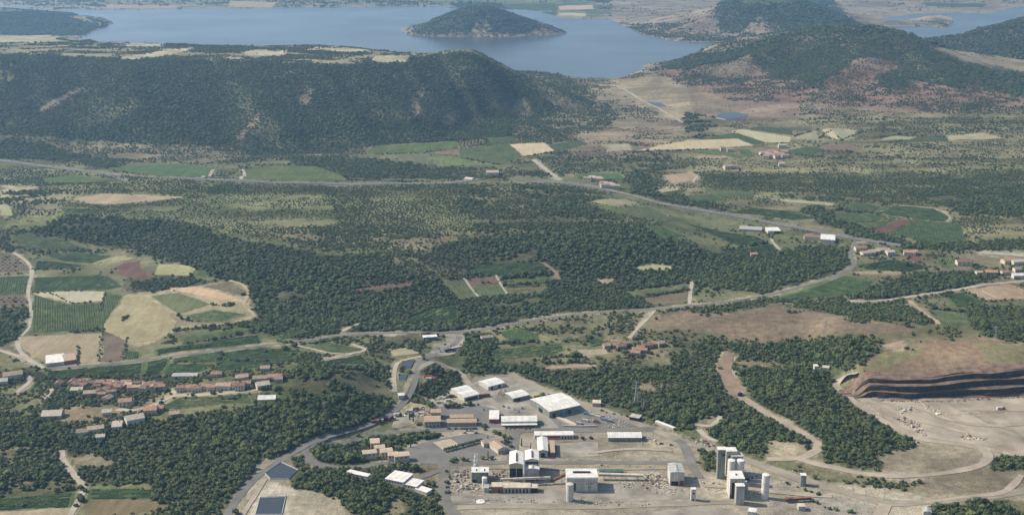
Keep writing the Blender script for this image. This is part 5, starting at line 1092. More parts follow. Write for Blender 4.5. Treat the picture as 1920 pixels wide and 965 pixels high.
# --- houses: centre pixel, width, depth, eaves, turn, walls, roof, label, group
def house(px, py, W, D, h, turn, wm, rm, label, group=None, kind='gx', name='house'):
    a = at(px, py); t = thing(name, label, 'house', a, turn, group)
    rh = min(W, D)*.22
    for nm, mk in (('walls', wall_part), ('roof', roof_part)):
        o = mk(t, W, D, h, kind, rh, wm if nm == 'walls' else rm); o.location = (-W/2, -D/2, 0)
        if nm == 'roof': MB().box(W*.68, W*.68+.9, D*.5, D*.5+.7, h+rh*.4, h+rh+1.1).build('chimney', M_PINK, o)
        else:
            MB().box(W*.42, W*.42+1.1, -.08, .2, -.3, 2.1).build('door', M_DARK, o)
            for u in (.12, .7): MB().box(W*u, W*u+1.1, -.08, .2, 1.0, 2.3).build('window', M_DARK, o)
            if h > 5:
                for u in (.12, .42, .7): MB().box(W*u, W*u+1.1, -.08, .2, 3.7, 5.0).build('window', M_DARK, o)
    FOOT.append((a.x, a.y, max(W, D)*.30)); return t
RV = random.Random(11)
VIL = [(330,248),(405,238),(440,226),(462,252),(485,222),(522,238),(545,250),(562,240),(598,242),(612,232),(640,238),(625,252),(660,266),(688,252),(592,276),(622,288),(705,238),(737,266),(722,252),(762,242),(782,236),(802,272),(768,266),(832,252),(858,266),(880,247),(902,262),(850,240),(726,240),(560,284),(575,296),(600,320),(815,245),(420,252),(648,254)]
for i, (x, y) in enumerate(VIL):
    house(x/2.97, 640+y/2.97+3, RV.uniform(6.5, 11), RV.uniform(6, 8.5), RV.uniform(3.8, 6.2), RV.choice([.05, .35, -.25, 1.5, .2, 1.2, -.1]), RV.choice([M_CREAM, M_STONE, M_STONE]), RV.choice([M_TERRA, M_TERRA, M_TERRA, M_PINK, M_BROWN]),
          'red-tiled house packed into the old core of the left village', 'houses of the left village core')
for (x, y, W_, D_, h_, tn, wm, rm, lb) in (
 (700,350,13,10,6,.2,M_PALE,M_TERRA,'pale-walled red-tiled house just below the left village core'), (722,346,9,9,5,.1,M_PALE,M_PINK,'small faded-roofed house beside the pale-walled one below the village core'),
 (750,440,17,13,5,.5,M_PALE,M_PTILE,'house with big pale yellowish roof below the left village'), (840,392,12,10,5,.2,M_CREAM,M_ORANGE,'bright orange-roofed house by the lane below the left village'),
 (885,378,9,8,4,.2,M_STONE,M_PINK,'small stone house just right of the orange-roofed house'), (297,415,19,15,4.5,.1,M_STONE,M_PTILE,'round-looking pale barn alone on the bare mound left of the village'),
 (597,402,9,9,4.5,.3,M_PALE,M_PTILE,'whitish house on the bare ground below the village core'), (465,510,12,9,4,.2,M_PALE,M_PINK,'pink-roofed house at the wood edge below the mound'),
 (535,495,15,9,4.5,.35,M_PALE,M_PINK,'long pink-roofed house higher on the wood edge below the village'), (562,535,8,7,3.5,.2,M_PALE,M_PTILE,'tiny pale house in the wood below the long pink-roofed one'),
 (72,195,20,12,5,.45,M_PALE,M_PINK,'long pink-roofed house at the far left of the village'), (10,230,13,10,4.5,.3,M_PALE,M_PTILE,'pale-roofed house at the left edge of the picture'),
 (972,410,9,8,4,.3,M_STONE,M_PINK,'small house at the right end of the lane below the village'), (655,470,9,14,3.5,.2,M_PALE,M_PTILE,'narrow pale outbuilding in the wood below the village'),
 (432,278,12,9,4.5,.1,M_STONE,M_PTILE,'pale-roofed stone house at the lower left of the village core'), (508,296,14,9,4.5,.2,M_STONE,M_PINK,'faded long house below the left part of the village core')):
    house(x/2.97, 640+y/2.97+2, W_, D_, h_, tn, wm, rm, lb)
for i, (x, y) in enumerate([(1012,266),(1040,265),(1072,264),(1100,266),(1155,262),(1180,262)]):
    house(x/2.97, 640+y/2.97+2+RV.uniform(-2, 2), RV.uniform(8, 12), 7.5, RV.uniform(3.8, 5.5), RV.uniform(-.25, .25), M_CREAM, M_TERRA, 'terraced tile-roofed house in the row east of the left village', 'row of houses east of the left village')
for (x, y, W_, D_, h_, tn, wm, rm, lb) in (
 (60,258,15,9,5,0,M_PALE,M_PINK,'long faded-roofed farmhouse at the left of the hamlet by the wood'), (105,250,14,9,5,.1,M_CREAM,M_PINK,'middle farmhouse of the hamlet by the wood'), (150,262,10,9,6,.1,M_PALE,M_TERRA,'tall narrow tiled house in the hamlet by the wood'),
 (185,245,9,8,5,.2,M_CREAM,M_TERRA,'small tiled house right of the tall narrow one in the hamlet'), (262,214,15,9,4.5,.2,M_PALE,M_PINK,'upper long pink-roofed house of the hamlet by the wood'), (275,250,13,11,4.5,.4,M_PALE,M_PTILE,'whitish-roofed house at the right of the hamlet by the wood'),
 (345,205,14,9,4.5,.1,M_CREAM,M_TERRA,'tiled house at the top right of the hamlet by the wood'), (365,215,8,8,4,.1,M_CREAM,M_PINK,'small house beside the top right tiled one in the hamlet'), (300,325,17,11,4,.1,M_OFF,M_WHITE,'white flat-looking barn alone below the hamlet by the wood'),
 (160,208,12,9,4.5,.4,M_CREAM,M_PINK,'house behind the tall narrow one in the hamlet by the wood'), (290,155,10,8,4,.1,M_CREAM,M_PINK,'lone house above the hamlet by the wood'), (20,190,11,8,4.5,.0,M_CREAM,M_TERRA,'tiled house at the field edge left of the hamlet by the wood')):
    house(400+x/2.97, 640+y/2.97+2, W_, D_, h_, tn, wm, rm, lb)
for i, (x, y) in enumerate([(155,125),(185,110),(215,95),(230,118),(270,128),(310,110),(395,150),(420,140),(385,180),(480,125),(510,110),(545,105),(575,108),(440,160)]):
    house(1100+x/4.17, 620+y/4.17+2, RV.uniform(7, 11), RV.uniform(6.5, 8.5), RV.uniform(3.5, 5), RV.uniform(-.4, .7), M_STONE, M_TERRA if RV.random() < .5 else M_PINK, 'tile-roofed house of the small hamlet among trees above the works', 'houses of the hamlet above the works')
for i, (x, y) in enumerate([(1385,55),(1410,50),(1440,52),(1455,60),(1475,80),(1500,88),(1520,92),(1540,98),(1485,95)]):
    house(640+x/3, 320+y/3+1, RV.uniform(11, 18), 10, RV.uniform(5, 7), RV.uniform(-.5, .1), M_PALE, M_PINK if RV.random() < .6 else M_PTILE, 'pale house of the roadside hamlet at the motorway bend', 'houses at the motorway bend')
for i, (x, y) in enumerate([(455,868),(480,872),(500,862),(520,858),(535,868),(545,880),(560,872),(575,884),(510,880),(530,890),(490,885),(265,850),(225,845),(560,828),(555,932),(280,945),(250,948),(570,862),(470,890)]):
    house(1280+x/3, y/3+1, RV.uniform(11, 20), 11, RV.uniform(5, 7), RV.uniform(-.4, .4), M_CREAM, M_TERRA if RV.random() < .4 else M_PINK, 'distant tile-roofed house of the far hamlet on the right plain', 'houses of the far right hamlet')
for (x, y, W_, D_, h_, tn, wm, rm, lb) in (
 (1000,445,18,10,5,.1,M_CREAM,M_TERRA,'tile-roofed house right beside the motorway exit loop'), (1040,470,22,10,4.5,.3,M_PALE,M_PINK,'long pale house below the motorway exit'), (1075,462,16,9,4.5,.2,M_PALE,M_PTILE,'pale house in the middle of the row below the motorway exit'),
 (1125,455,20,11,4.5,0,M_PALE,M_PINK,'wide pink-roofed house in the row below the motorway exit'), (1165,470,12,10,5.5,.2,M_PALE,M_PTILE,'tall pale house at the right end of the row below the motorway exit'), (1275,470,17,10,5,-.2,M_CREAM,M_ORANGE,'orange-roofed house beside the red dirt plot below the motorway'),
 (1300,465,9,9,4.5,0,M_PALE,M_PINK,'small house next to the orange-roofed one by the red plot'), (1580,525,22,12,5.5,0,M_PALE,M_TERRA,'white villa with red roof in a cleared garden at the right'), (1830,515,20,11,5,.3,M_CREAM,M_ORANGE,'large orange-roofed villa near the right edge'),
 (1885,522,20,11,5,.2,M_PALE,M_PTILE,'pale grey-roofed villa at the right edge'), (1735,580,16,10,4.5,-.1,M_CREAM,M_ORANGE,'orange-roofed house by the lane at the right'), (1810,580,10,9,4.5,.1,M_PALE,M_TERRA,'small red-roofed house right of the orange one by the lane'),
 (1890,600,18,10,5,0,M_PALE,M_WHITE,'white house by the lane at the right edge'), (1880,565,10,9,5,.1,M_PALE,M_PINK,'narrow house behind the white one at the right edge'), (1665,580,9,8,4,.1,M_PALE,M_PINK,'small pink-roofed house left of the orange one by the lane'),
 (400,475,10,7,3.5,0,M_CREAM,M_ORANGE,'lone little orange-roofed house in the woods above the main road'), (715,372,10,9,4.5,.1,M_CREAM,M_TERRA,'little tiled house left of the terracotta motorway services')):
    house(1280+x/3, 320+y/3+1, W_, D_, h_, tn, wm, rm, lb)
for (x, y, lb) in ((100,600+0,''),):
    pass

# ------------------------------------------------------------------ pylons and poles
def pylon(label, px, py, H=26, w=4.5, k_=1.0):
    a = at(px, py); t = thing('pylon', label, 'pylon', a)
    def leg(sx, sy): return MB().bar((sx*w/2, sy*w/2, -.5), (sx*.5, sy*.5, H*.75), .3*k_).bar((sx*.5, sy*.5, H*.75), (sx*.25, sy*.25, H), .25*k_)
    for sx in (-1, 1):
        for sy in (-1, 1): leg(sx, sy).build('leg', M_STEEL, t)
    mb = MB()
    for k in range(7):
        z0 = H*.75*k/7; z1 = H*.75*(k+1)/7; q0 = w/2-(w/2-.5)*k/7; q1 = w/2-(w/2-.5)*(k+1)/7
        for s in (-1, 1): mb.bar((-q0, s*q0, z0), (q1, s*q1, z1), .16*k_).bar((q0, s*q0, z0), (-q1, s*q1, z1), .16*k_).bar((s*q0, -q0, z0), (s*q1, q1, z1), .16*k_)
    mb.build('bracing', M_STEEL, t)
    for k, z in enumerate((.72, .84, .95)): MB().bar((-4+k*.6, 0, H*z), (4-k*.6, 0, H*z), .3).bar((-4+k*.6, 0, H*z), (0, 0, H*z+1.2), .15).bar((4-k*.6, 0, H*z), (0, 0, H*z+1.2), .15).build('crossarm', M_STEEL, t)
pylon('steel lattice pylon standing in the wood above the works', 1192.5, 757, 25); pylon('pale lattice pylon on the bare brown hill at the right', 1546, 634, 22, 3, .45); pylon('lattice pylon in the trees near the right edge', 1866, 640, 18, 3, .45)
def pole(label, px, py, H, group=None):
    a = at(px, py); t = thing('utility_pole', label, 'pole', a, 0, group); MB().cyl(0, 0, .28, -.5, H, 8, .2).build('post', M_CONC, t); MB().bar((-1.5, 0, H-.8), (1.5, 0, H-.8), .2).build('crossarm', M_STEEL, t)
    for s in (-1.3, 0, 1.3): MB().cyl(s, 0, .12, H-.7, H-.3, 6).build('insulator', M_STEEL, t)
pole('white concrete pole beside the main road in the middle', 1127, 580, 14); pole('tall pale pole in the wood near the road junction', 924, 634, 12)
for x, y in ((1599,927),(1623,930),(1657,936),(1464,566),(1203,764),(1207,768)): pole('thin pole beside the works and quarry roads', x, y, 11, 'poles beside the works roads')

# ------------------------------------------------------------------ vehicles
CARM = [rgb('car_paint_%d' % i, c, .35, .03, 1, spec=.5) for i, c in enumerate([(.6,.6,.6),(.35,.03,.03),(.05,.09,.2),(.05,.05,.055),(.32,.33,.34),(.5,.48,.42)])]
TYRE = rgb('tyre', (.02,.02,.02), .9)
def car_body():
    mb = MB(); pr = [(-2.1,.35),(-2.1,.85),(-1.9,.95),(-.9,1.0),(1.0,1.0),(2.0,.85),(2.1,.6),(2.1,.35)]; n = len(pr)
    mb.add([(x, -.85, z) for x, z in pr]+[(x, .85, z) for x, z in pr], [tuple(range(n)), tuple(range(2*n-1, n-1, -1))]+[(i, n+i, n+(i+1) % n, (i+1) % n) for i in range(n)]); return mb
def car_cabin():
    mb = MB(); mb.add([(-1.5,-.8,.95),(1.0,-.8,.95),(1.0,.8,.95),(-1.5,.8,.95),(-1.15,-.62,1.48),(.35,-.62,1.48),(.35,.62,1.48),(-1.15,.62,1.48)], [(4,5,6,7),(0,1,5,4),(1,2,6,5),(2,3,7,6),(3,0,4,7)]); return mb
bodies = [car_body().mesh('body') for _ in CARM]; [b.materials.append(m) for b, m in zip(bodies, CARM)]
cab = car_cabin().mesh('cabin'); cab.materials.append(M_GLASS)
def wheel_mesh():
    mb = MB(); mb.cyl(0, 0, .33, -.11, .11, 10); mb.v = [(x, z, y) for x, y, z in mb.v]; me = mb.mesh('wheel'); me.materials.append(TYRE); return me
WHL = wheel_mesh()
def car(px, py, turn, ci, label, group):
    a = at(px, py); t = thing('car', label, 'car', (a.x, a.y, a.z+.15), turn, group); newobj('body', bodies[ci], None, t); newobj('cabin', cab, None, t)
    for x in (-1.3, 1.3):
        for y in (-.8, .8): w = newobj('wheel', WHL, None, t); w.location = (x, y, .33)
for i in range(15): car(840+i*3.7, 803.5+RV.uniform(-.3, .3), math.pi/2+RV.uniform(-.05, .05), RV.randrange(6), 'car parked nose-in along the front of the long tan office', 'cars parked before the tan office')
for i, (x, y) in enumerate([(948,803),(955,803.5),(964,803),(985,803.5),(993,803)]): car(x, y, math.pi/2, RV.randrange(6), 'car parked under the front canopy of the long white depot', 'cars at the depot')
for i, (x, y) in enumerate([(876,808),(884,807),(893,812),(872,812)]): car(x, y, RV.uniform(-.3, .3), RV.randrange(6), 'car standing at the top corner of the car park', 'cars at the car park corner')
for i, (x, y) in enumerate([(944,762),(953,764),(963,768),(971,771),(980,766),(906,768),(925,770),(850,765),(866,764)]): car(x, y, RV.uniform(0, 3), RV.randrange(6), 'car parked loosely in the upper yard between the white sheds', 'cars in the upper yard')
for i, (x, y) in enumerate([(838,656),(846,650),(826,660),(822,654),(834,646)]): car(x, y, RV.uniform(0, 3), RV.randrange(6), 'car parked on the apron by the road junction', 'cars on the junction apron')
for i, (x, y) in enumerate([(275,330),(316,333),(338,335),(700,345),(1235,381),(1340,400),(1410,411),(1470,423),(1520,432),(160,321)]): car(x, y, .1 if x < 900 else -.45, RV.choice([0, 0, 4, 1]), 'car driving on the motorway', 'cars on the motorway')
car(596, 832, .6, 0, 'white car at the fork of the loop road', None); car(1240, 832, .1, 3, 'dark car parked on the bare ground right of the long shed', None); car(1258, 834, .3, 4, 'grey car at the right end of the bare ground', None)
def truck(px, py, turn, ca, cb, label, group=None, L=9):
    a = at(px, py); t = thing('truck', label, 'truck', (a.x, a.y, a.z+.15), turn, group)
    MB().box(L/2-2.2, L/2, -1.2, 1.2, .5, 2.9).build('cab', ca, t); MB().box(-L/2, L/2-2.5, -1.25, 1.25, .9, 3.4).build('load_box', cb, t); MB().box(L/2-.1, L/2+.05, -1.0, 1.0, 1.7, 2.6).build('windscreen', M_GLASS, t)
    for x in (-L/2+1.2, -L/2+2.5, L/2-1.2):
        for y in (-1.05, 1.05): w = newobj('wheel', WHL, None, t); w.location = (x, y, .5); w.scale = (1.5, 1.5, 1.5)
truck(803, 709, .1, M_RED, M_RED, 'red lorry, upper of the two by the wood below the small pond', None); truck(806, 713, .1, M_RED, M_OFF, 'red-cabbed lorry with white box by the wood below the small pond', None)
truck(1010, 745, .3, M_YEL, M_YEL, 'yellow machine parked right of the diagonal small shed', None, 12); truck(908, 744, .3, M_RUST, M_RUST, 'brown trailer standing right of the double white shed', None, 13)
truck(1876, 768, .2, M_RED, M_OFF, 'red and white dump truck on the quarry floor', None); truck(843, 659, .5, M_DARK, M_DARK, 'dark lorry on the apron by the road junction', None, 12); truck(856, 655, .6, M_OFF, M_OFF, 'white trailer on the apron by the road junction', None, 14)
truck(1388, 741, .9, M_OFF, M_DARK, 'digger-loaded truck on the red dirt track in the wood', None, 8)
for i, (x, y) in enumerate([(703,793),(712,791),(724,788),(735,787),(746,780)]): truck(x, y, .35, RV.choice([M_DARK, M_RED, M_GREY]), RV.choice([M_DARK, M_RUST, M_OFF]), 'lorry parked along the road edge left of the works', 'lorries along the curving road', 8)

# containers and trailers standing about the yards
def container(px, py, turn, m, label, group):
    a = at(px, py); t = thing('shipping_container', label, 'container', a, turn, group)
    MB().box(-3, 3, -1.2, 1.2, .15, 2.6).build('body', m, t); MB().box(3.0, 3.08, -1.1, 1.1, .3, 2.5).build('door', M_STEEL, t)
    for x in (-2.4, -1.2, 0, 1.2, 2.4): MB().box(x-.1, x+.1, -1.26, 1.26, .15, 2.66).build('rib', m, t)
for i, (x, y) in enumerate([(1100,777),(1110,780),(1121,783),(1133,788),(1144,791),(1118,792),(1098,790),(1085,795)]): container(x, y, RV.uniform(-.6, -.3), RV.choice([M_RUST, M_SAND, M_BLUE, M_GREY]), 'container standing in the fenced yard right of the large ribbed warehouse', 'containers in the right yard')
for i, (x, y) in enumerate([(830,748),(840,752),(826,756),(852,757),(848,744)]): container(x, y, RV.uniform(-.5, .5), RV.choice([M_RUST, M_GREY, M_OFF]), 'container among stored goods left of the double white shed', 'containers left of the double shed')
for i, (x, y) in enumerate([(768,772),(780,768),(790,776),(772,780)]): container(x, y, RV.uniform(0, 1), RV.choice([M_RUST, M_OFF, M_DARK]), 'container beside the curving road at the left yard', 'containers by the curving road')

# ------------------------------------------------------------------ heaps, stacks and rubble
def heap(label, P, n, smin, smax, mats, hgt=1.5, cat='rubble', name='rubble'):
    n = int(n*.5); W2 = unproj(P); x0, y0 = W2.min(0); x1, y1 = W2.max(0); r = random.Random(len(label)*7+n); vs = []; fs = []; mi = []; k = 0
    Pw = [tuple(p) for p in W2]; sd_ = segdist
    while k < n:
        x = r.uniform(x0, x1); y = r.uniform(y0, y1)
        if not inside(np.array([x]), np.array([y]), Pw)[0]: continue
        e = float(segdist(np.array([x]), np.array([y]), Pw)[0]); s = r.uniform(smin, smax)*.62*(1.5 if r.random() < .12 else .8); z = float(hz(x, y))+min(hgt, e*.35)*r.random()
        M = Matrix.Translation((x, y, z)) @ Matrix.Rotation(r.uniform(0, 3.14), 4, 'Z') @ Matrix.Rotation(r.uniform(-.6, .6), 4, 'X')
        b = len(vs); c = [(sx*s*r.uniform(.6, 1.3), sy*s*r.uniform(.4, 1), sz*s*r.uniform(.3, .8)) for sz in (-1, 1) for sy in (-1, 1) for sx in (-1, 1)]
        vs += [tuple(M @ Vector(p)) for p in c]; fs += [tuple(b+i for i in f) for f in [(0,2,3,1),(4,5,7,6),(0,1,5,4),(2,6,7,3),(0,4,6,2),(1,3,7,5)]]; mi += [r.randrange(len(mats))]*6; k += 1
    me = bpy.data.meshes.new(name); me.from_pydata(vs, [], fs); me.update(); [me.materials.append(m) for m in mats]; me.polygons.foreach_set('material_index', mi)
    return newobj(name, me, None, None, label, cat, None, 'stuff')
RUB = [mat('broken_concrete', (.36,.32,.26), .95, .2, .4), mat('broken_brick', (.28,.22,.17), .95, .2, .4), M_SAND, M_CONC, mat('scrap_metal', (.13,.12,.11), .8, .3, .6)]
heap('heap of pale demolition rubble left of the sawtooth building', [(1205,895),(1215,888),(1250,888),(1256,908),(1240,914),(1212,908)], 260, .5, 1.8, RUB, 4)
heap('strewn rubble in front of the sawtooth building', [(1198,905),(1215,905),(1275,915),(1290,922),(1260,928),(1222,925),(1200,915)], 200, .4, 1.4, RUB, 1.5)
heap('rubble strip right of the big white hall', [(1150,902),(1190,903),(1190,918),(1150,922)], 170, .3, 1.2, [M_SAND, M_CONC, M_SAND], 1)
heap('scrap and broken plant around the grey-green process building', [(846,885),(880,878),(884,903),(850,905)], 220, .5, 1.8, RUB+[M_DARK], 3)
heap('pale scrap and vessels along the front of the left yard', [(842,908),(900,906),(903,922),(845,922)], 200, .5, 1.9, [M_OFF, M_SAND]+RUB, 2)
heap('pipes and plant between the process building and tall halls', [(917,885),(953,878),(953,900),(918,902)], 200, .4, 1.5, RUB+[M_DARK], 2.5)
heap('machinery left between the tall halls and the long workshop', [(916,906),(945,905),(950,912),(918,915)], 90, .5, 1.5, RUB, 2)
heap('line of rubble on the verge in front of the works', [(870,934),(960,930),(1060,938),(1115,938),(1230,942),(1220,950),(1100,948),(960,942),(872,942)], 420, .3, 1.3, RUB+[M_OFF], .8)
heap('rubble around the foot of the silo at the front corner', [(1056,935),(1110,930),(1112,938),(1060,943)], 60, .4, 1.2, RUB, 1)
heap('stacked scrap by the road right of the long white shed', [(1278,820),(1300,818),(1345,835),(1340,842),(1310,835)], 170, .5, 1.6, RUB+[M_RUST], 2)
heap('rocks at the foot of the tower group', [(1310,900),(1355,898),(1360,925),(1325,930)], 90, .4, 1.3, [M_SAND, M_CONC], .8)
heap('pile of large pale boulders on the quarry floor', [(1675,770),(1690,763),(1716,760),(1718,770),(1690,777)], 90, .8, 2.2, [M_OFF, M_SAND, M_CONC], 2.5, 'boulders', 'boulder_pile')
heap('pile of light boulders in the middle of the quarry floor', [(1727,758),(1742,756),(1752,766),(1766,770),(1762,778),(1740,772)], 80, .8, 2.2, [M_SAND, M_OFF, M_PINK], 2.5, 'boulders', 'boulder_pile')
heap('rust-coloured scrap heap on the quarry floor', [(1672,782),(1690,780),(1728,795),(1726,802),(1742,818),(1730,818),(1705,802)], 260, .6, 1.9, [M_RUST, M_SAND, M_CONC, M_OFF, M_RUST], 2.5, 'scrap', 'scrap_heap')
heap('small rust-coloured scrap heap at the right of the quarry floor', [(1797,818),(1815,811),(1828,820),(1852,820),(1848,825),(1805,825)], 140, .5, 1.6, [M_RUST, M_SAND, M_OFF], 2, 'scrap', 'scrap_heap')
heap('dark fallen rock along the foot of the quarry face', [(1640,748),(1700,751),(1770,751),(1830,747),(1918,744),(1918,747),(1830,750),(1770,754),(1700,754),(1640,751)], 500, .4, 1.6, [ROCK, ROCK2, M_CONC], 1.5, 'rocks', 'fallen_rock')
heap('scattered blocks on the quarry floor', [(1760,765),(1800,768),(1790,782),(1768,780)], 14, .8, 1.6, [M_OFF], .1, 'boulders', 'boulder_pile')
heap('stored goods and scrap left of the double white shed', [(815,742),(850,738),(858,750),(845,762),(818,757)], 170, .5, 1.5, RUB+[M_RUST, M_WHITE], 1.5, 'scrap', 'scrap_heap')
heap('stored machines between the white sheds of the upper yard', [(930,735),(948,728),(950,740),(938,745)], 80, .6, 1.7, [M_RUST, M_RUST, M_SAND], 2, 'scrap', 'scrap_heap')
heap('goods stacked around the curved edge of the right yard', [(1100,768),(1125,775),(1180,794),(1172,800),(1135,803),(1140,797),(1160,794),(1110,775)], 200, .5, 1.4, [M_SAND, M_OFF, M_CONC, M_RUST], 1.2, 'goods', 'stored_goods')
heap('goods and wrecks by the curving road at the left yard', [(752,768),(800,760),(812,775),(795,783),(760,782)], 170, .5, 1.5, RUB+[M_WHITE, M_DARK], 1.2, 'scrap', 'scrap_heap')
heap('low clutter of stored parts in front of the large ribbed warehouse', [(1060,790),(1100,782),(1150,788),(1150,797),(1070,799)], 140, .4, 1.3, RUB+[M_DARK, M_OFF], .8, 'goods', 'stored_goods')
heap('clutter along the lane behind the tall halls', [(1040,870),(1240,870),(1240,884),(1130,882),(1040,884)], 90, .3, 1.1, RUB, .5)
heap('clutter on the bare ground by the long right shed', [(1195,820),(1230,822),(1240,838),(1200,832)], 60, .4, 1.3, RUB+[M_DARK], .8)
heap('stones and scrap on the ground right of the tower group', [(1395,890),(1440,885),(1500,905),(1480,915),(1410,905)], 120, .3, 1.0, [M_SAND, M_CONC], .5)
# stacks of long pipes beside the large warehouse
for i in range(5):
    a = at(1053+i*4.5, 786+i*2.2); t = thing('pipe_stack', 'stack of long tan pipes beside the large ribbed warehouse', 'pipes', a, -.55, 'pipe stacks by the warehouse')
    for k in range(7):
        row, c_ = divmod(k, 4); mb = MB(); mb.cyl(0, 0, .45, -6, 6, 8); mb.v = [(z, x+(c_-1.5+.5*row)*.92, y+.45+row*.8) for x, y, z in mb.v]; mb.build('pipe', M_SAND, t)
for i in range(14):
    a = at(1057+i*4.6, 800-abs(i-7)*.15); t = thing('pallet_stack', 'low grey pallet stack in the row along the lower edge of the right yard', 'pallets', a, RV.uniform(-.1, .1), 'pallet row of the right yard')
    for k in range(3): MB().box(-1.2, 1.2, -.9, .9, k*.55, k*.55+.45).build('pallet', M_CONC, t)
# white disc (tank lid) lying in front of the works
a = at(901, 940); t = thing('tank_lid', 'white round tank lid lying on the verge in front of the works', 'tank lid', a); MB().cyl(0, 0, 4.2, 0, .6, 28, 4.0, .5).build('disc', M_WHITE, t); MB().cyl(0, 0, .6, .9, 1.4, 10).build('boss', M_STEEL, t)
# car park: rows of round trees
for i in range(11):
    a = at(835+i*6.6, 846-i*1.75); t = thing('car_park_tree', 'round clipped tree in the diagonal row across the car park', 'tree', a, i, 'row of car park trees'); t.scale = (2.7, 2.7, 2.6)
    newobj('crown', CROWN[i % NV], None, t).location = (0, 0, .35); newobj('trunk', TRUNK[i % NV], None, t)
for i, (x, y, s) in enumerate([(848,866,4.2),(854,862,3.6),(868,862,3.8),(876,864,3.0),(905,860,3.4),(922,860,3.8),(928,812,4.2),(936,815,4),(945,820,4.2),(950,828,4.2),(955,822,3.8),(942,840,3.2),(958,838,3.4),(1108,822,3),(1092,823,3.2)]):
    a = at(x, y); t = thing('garden_tree', 'bushy tree in the planting around the pink-tiled hostel and works gate', 'tree', a, i, 'trees around the hostel'); t.scale = (s*.8, s*.8, s*.75); newobj('crown', CROWN[i % NV] if i % 3 else LIGHT[i % 2], None, t); newobj('trunk', TRUNK[i % NV], None, t)
CYP = crown_mesh('cypress', 77, 1, 6, 60, LEAF, True)
for i, (x, y, h_) in enumerate([(915,832,3.2),(995,845,2.8),(915,862,3.2),(978,835,2.4),(770,838,3),(775,790,3.2),(768,786,2.8)]):
    a = at(x, y); t = thing('cypress', 'narrow dark cypress beside the works buildings', 'tree', a, i, 'cypresses at the works'); t.scale = (2.2, 2.2, h_); newobj('crown', CYP, None, t); newobj('trunk', TRUNK[0], None, t)

# ------------------------------------------------------------------ plant the trees (footprints of buildings and vehicles stay free)
if FOOT:
    k = np.ones(len(T), bool)
    for fx, fy, fr in FOOT:
        k &= (T[:, 0]-fx)**2+(T[:, 1]-fy)**2 > (fr+T[:, 3]*.35)**2
    T = T[k]
px, py = project(T[:, 0], T[:, 1], T[:, 2]+2)
rnd = rng.random(len(T)); cs = T[:, 3]*rng.uniform(.48, 1.34, len(T))*(1+.25*fbm(T[:, 0], T[:, 1], 90, 2, 177))
big = rng.random(len(T)) < .05; cs = np.where(big & (T[:, 5] > .3), cs*1.35, cs)
sparse = (T[:, 5] < .62)
ki = np.where(sparse, np.where(rnd < .5, NV+rng.integers(0, 3, len(T)), rng.integers(0, NV, len(T))), np.where(rnd < .17, NV+3+rng.integers(0, 2, len(T)), np.where(rnd < .34, NV+rng.integers(0, 3, len(T)), rng.integers(0, NV, len(T)))))
hh = cs*rng.uniform(.8, 1.25, len(T)); size = np.stack([cs/2*1.12, cs/2*1.12*rng.uniform(.85, 1.15, len(T)), hh/2*1.05], -1)
vis = (px > 4) & (px < 1916) & (py > 0) & (py < 961)
# the 300 nearest large ones that show: trees of their own
score = np.where(vis & (cs > 5.2) & (T[:, 1] < 1500), cs/T[:, 1], 0); ind = np.argsort(-score)[:285]
single = np.zeros(len(T), bool); single[ind] = True
ZONES = [('oak tree in the dark wood at the lower left beside the curving road', lambda x, y: x < 570 and y > 738, 'oaks of the lower left wood'),
 ('bushy tree in the wood around the pale-roofed sheds and settling ponds', lambda x, y: x < 832 and y > 875, 'trees around the settling ponds'),
 ('tree in the wood around the stepped pale housing block', lambda x, y: x < 832 and y > 790, 'trees around the stepped housing block'),
 ('tree in the small woods beside the road bend left of the factory yard', lambda x, y: x < 880, 'trees by the road bend'),
 ('tree in the dark wood between the factory and the dirt haul road', lambda x, y: x < 1545 and y < 868, 'trees above the factory'),
 ('tree on the rough ground at the right beside the quarry roads', lambda x, y: True, 'trees by the quarry roads')]
for i in np.where(single)[0]:
    lb, _, gr = next(zz for zz in ZONES if zz[1](px[i], py[i]))
    t = thing('oak_tree', lb, 'tree', (T[i, 0], T[i, 1], T[i, 2]), rng.uniform(0, 6.28), gr); v = i % NV
    t.scale = tuple(float(q) for q in size[i])
    newobj('crown', CROWN[v] if i % 7 else LIGHT[i % 2], None, t); newobj('trunk', TRUNK[v], None, t)
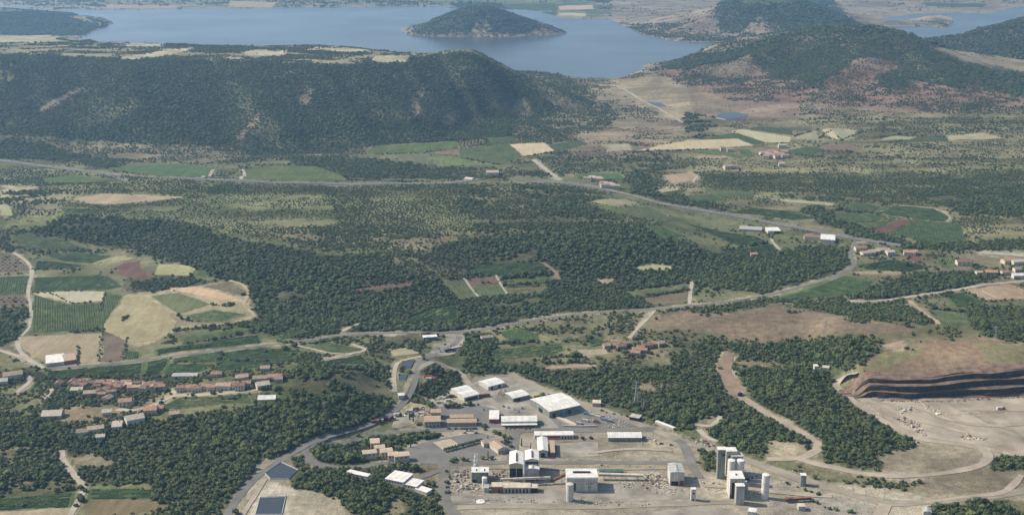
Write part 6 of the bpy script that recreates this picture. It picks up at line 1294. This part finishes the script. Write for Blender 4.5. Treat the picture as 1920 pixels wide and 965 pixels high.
NAMES = {0: ('scrub', 'thin scrub scattered over the open ground'), 1: ('bushes', 'dark bushes dotted over the country beyond the lake'), 2: ('woodland', 'dark woodland on the low headland left of the lake'),
 3: ('scrub', 'sparse shrubs on the reddish plain between the lake and the valley'), 4: ('woodland', 'woodland and brush on the hill behind the right end of the lake'), 5: ('woodland', 'woodland covering the cone-shaped hill standing in the lake'),
 6: ('woodland', 'woodland on the top and flanks of the broad hill at the right'), 7: ('woodland', 'woodland on the hill at the far right edge'), 8: ('woodland', 'dense dark woodland on the long slope of the flat-topped ridge'),
 9: ('bushes', 'trees and hedges among pale meadows on the flat top of the ridge'), 10: ('woodland', 'hedges and riverside trees in the valley below the ridge'), 11: ('woodland', 'trees between the valley fields near the motorway bend'),
 12: ('scrub', 'scrub, hedges and riverside trees over the plain at the right'), 13: ('scrub', 'scrub on the open plateau below the motorway'), 14: ('woodland', 'dense woodland across the middle of the picture above the main road'),
 15: ('bushes', 'hedges among the fields at the left'), 16: ('bushes', 'garden trees and bushes around the left village'), 17: ('woodland', 'dense dark oak wood below and beside the left village'), 18: ('woodland', 'loose oak wood at the lower left corner'),
 19: ('woodland', 'trees and hedges between the main road and the works'), 20: ('woodland', 'wood in front of the bare hill above the quarry'), 21: ('woodland', 'dense wood either side of the dirt haul road'), 22: ('bushes', 'scattered bushes on the factory ground'),
 23: ('woodland', 'small woods around the road bend and housing blocks'), 24: ('woodland', 'wood around the settling ponds at the bottom'), 25: ('bushes', 'bushes on the spoil ground around the quarry')}
rest = ~single
for r_ in range(26):
    k = rest & (T[:, 4].astype(int) == r_)
    if k.sum() == 0: continue
    nm, lb = NAMES[r_]; scatter(nm, T[k, :3]-np.array([0, 0, .15]), size[k], kindex(ki[k]), lb, 'trees')

# ------------------------------------------------------------------ haze: the air of the whole valley
hm = bpy.data.materials.new('haze'); hm.use_nodes = True; n = hm.node_tree.nodes
for x in list(n):
    if x.type == 'BSDF_PRINCIPLED': n.remove(x)
pv = n.new('ShaderNodeVolumePrincipled'); pv.inputs['Density'].default_value = HAZE_DENS; pv.inputs['Color'].default_value = (.36, .64, 1.0, 1); pv.inputs['Anisotropy'].default_value = .4
hm.node_tree.links.new(pv.outputs[0], [x for x in n if x.type == 'OUTPUT_MATERIAL'][0].inputs['Volume'])
mb = MB(); mb.box(-14500, 14500, -900, 17500, -30, 560); mb.build('haze', hm, kind='stuff', label='thin blue summer haze filling the valley air', cat='haze')
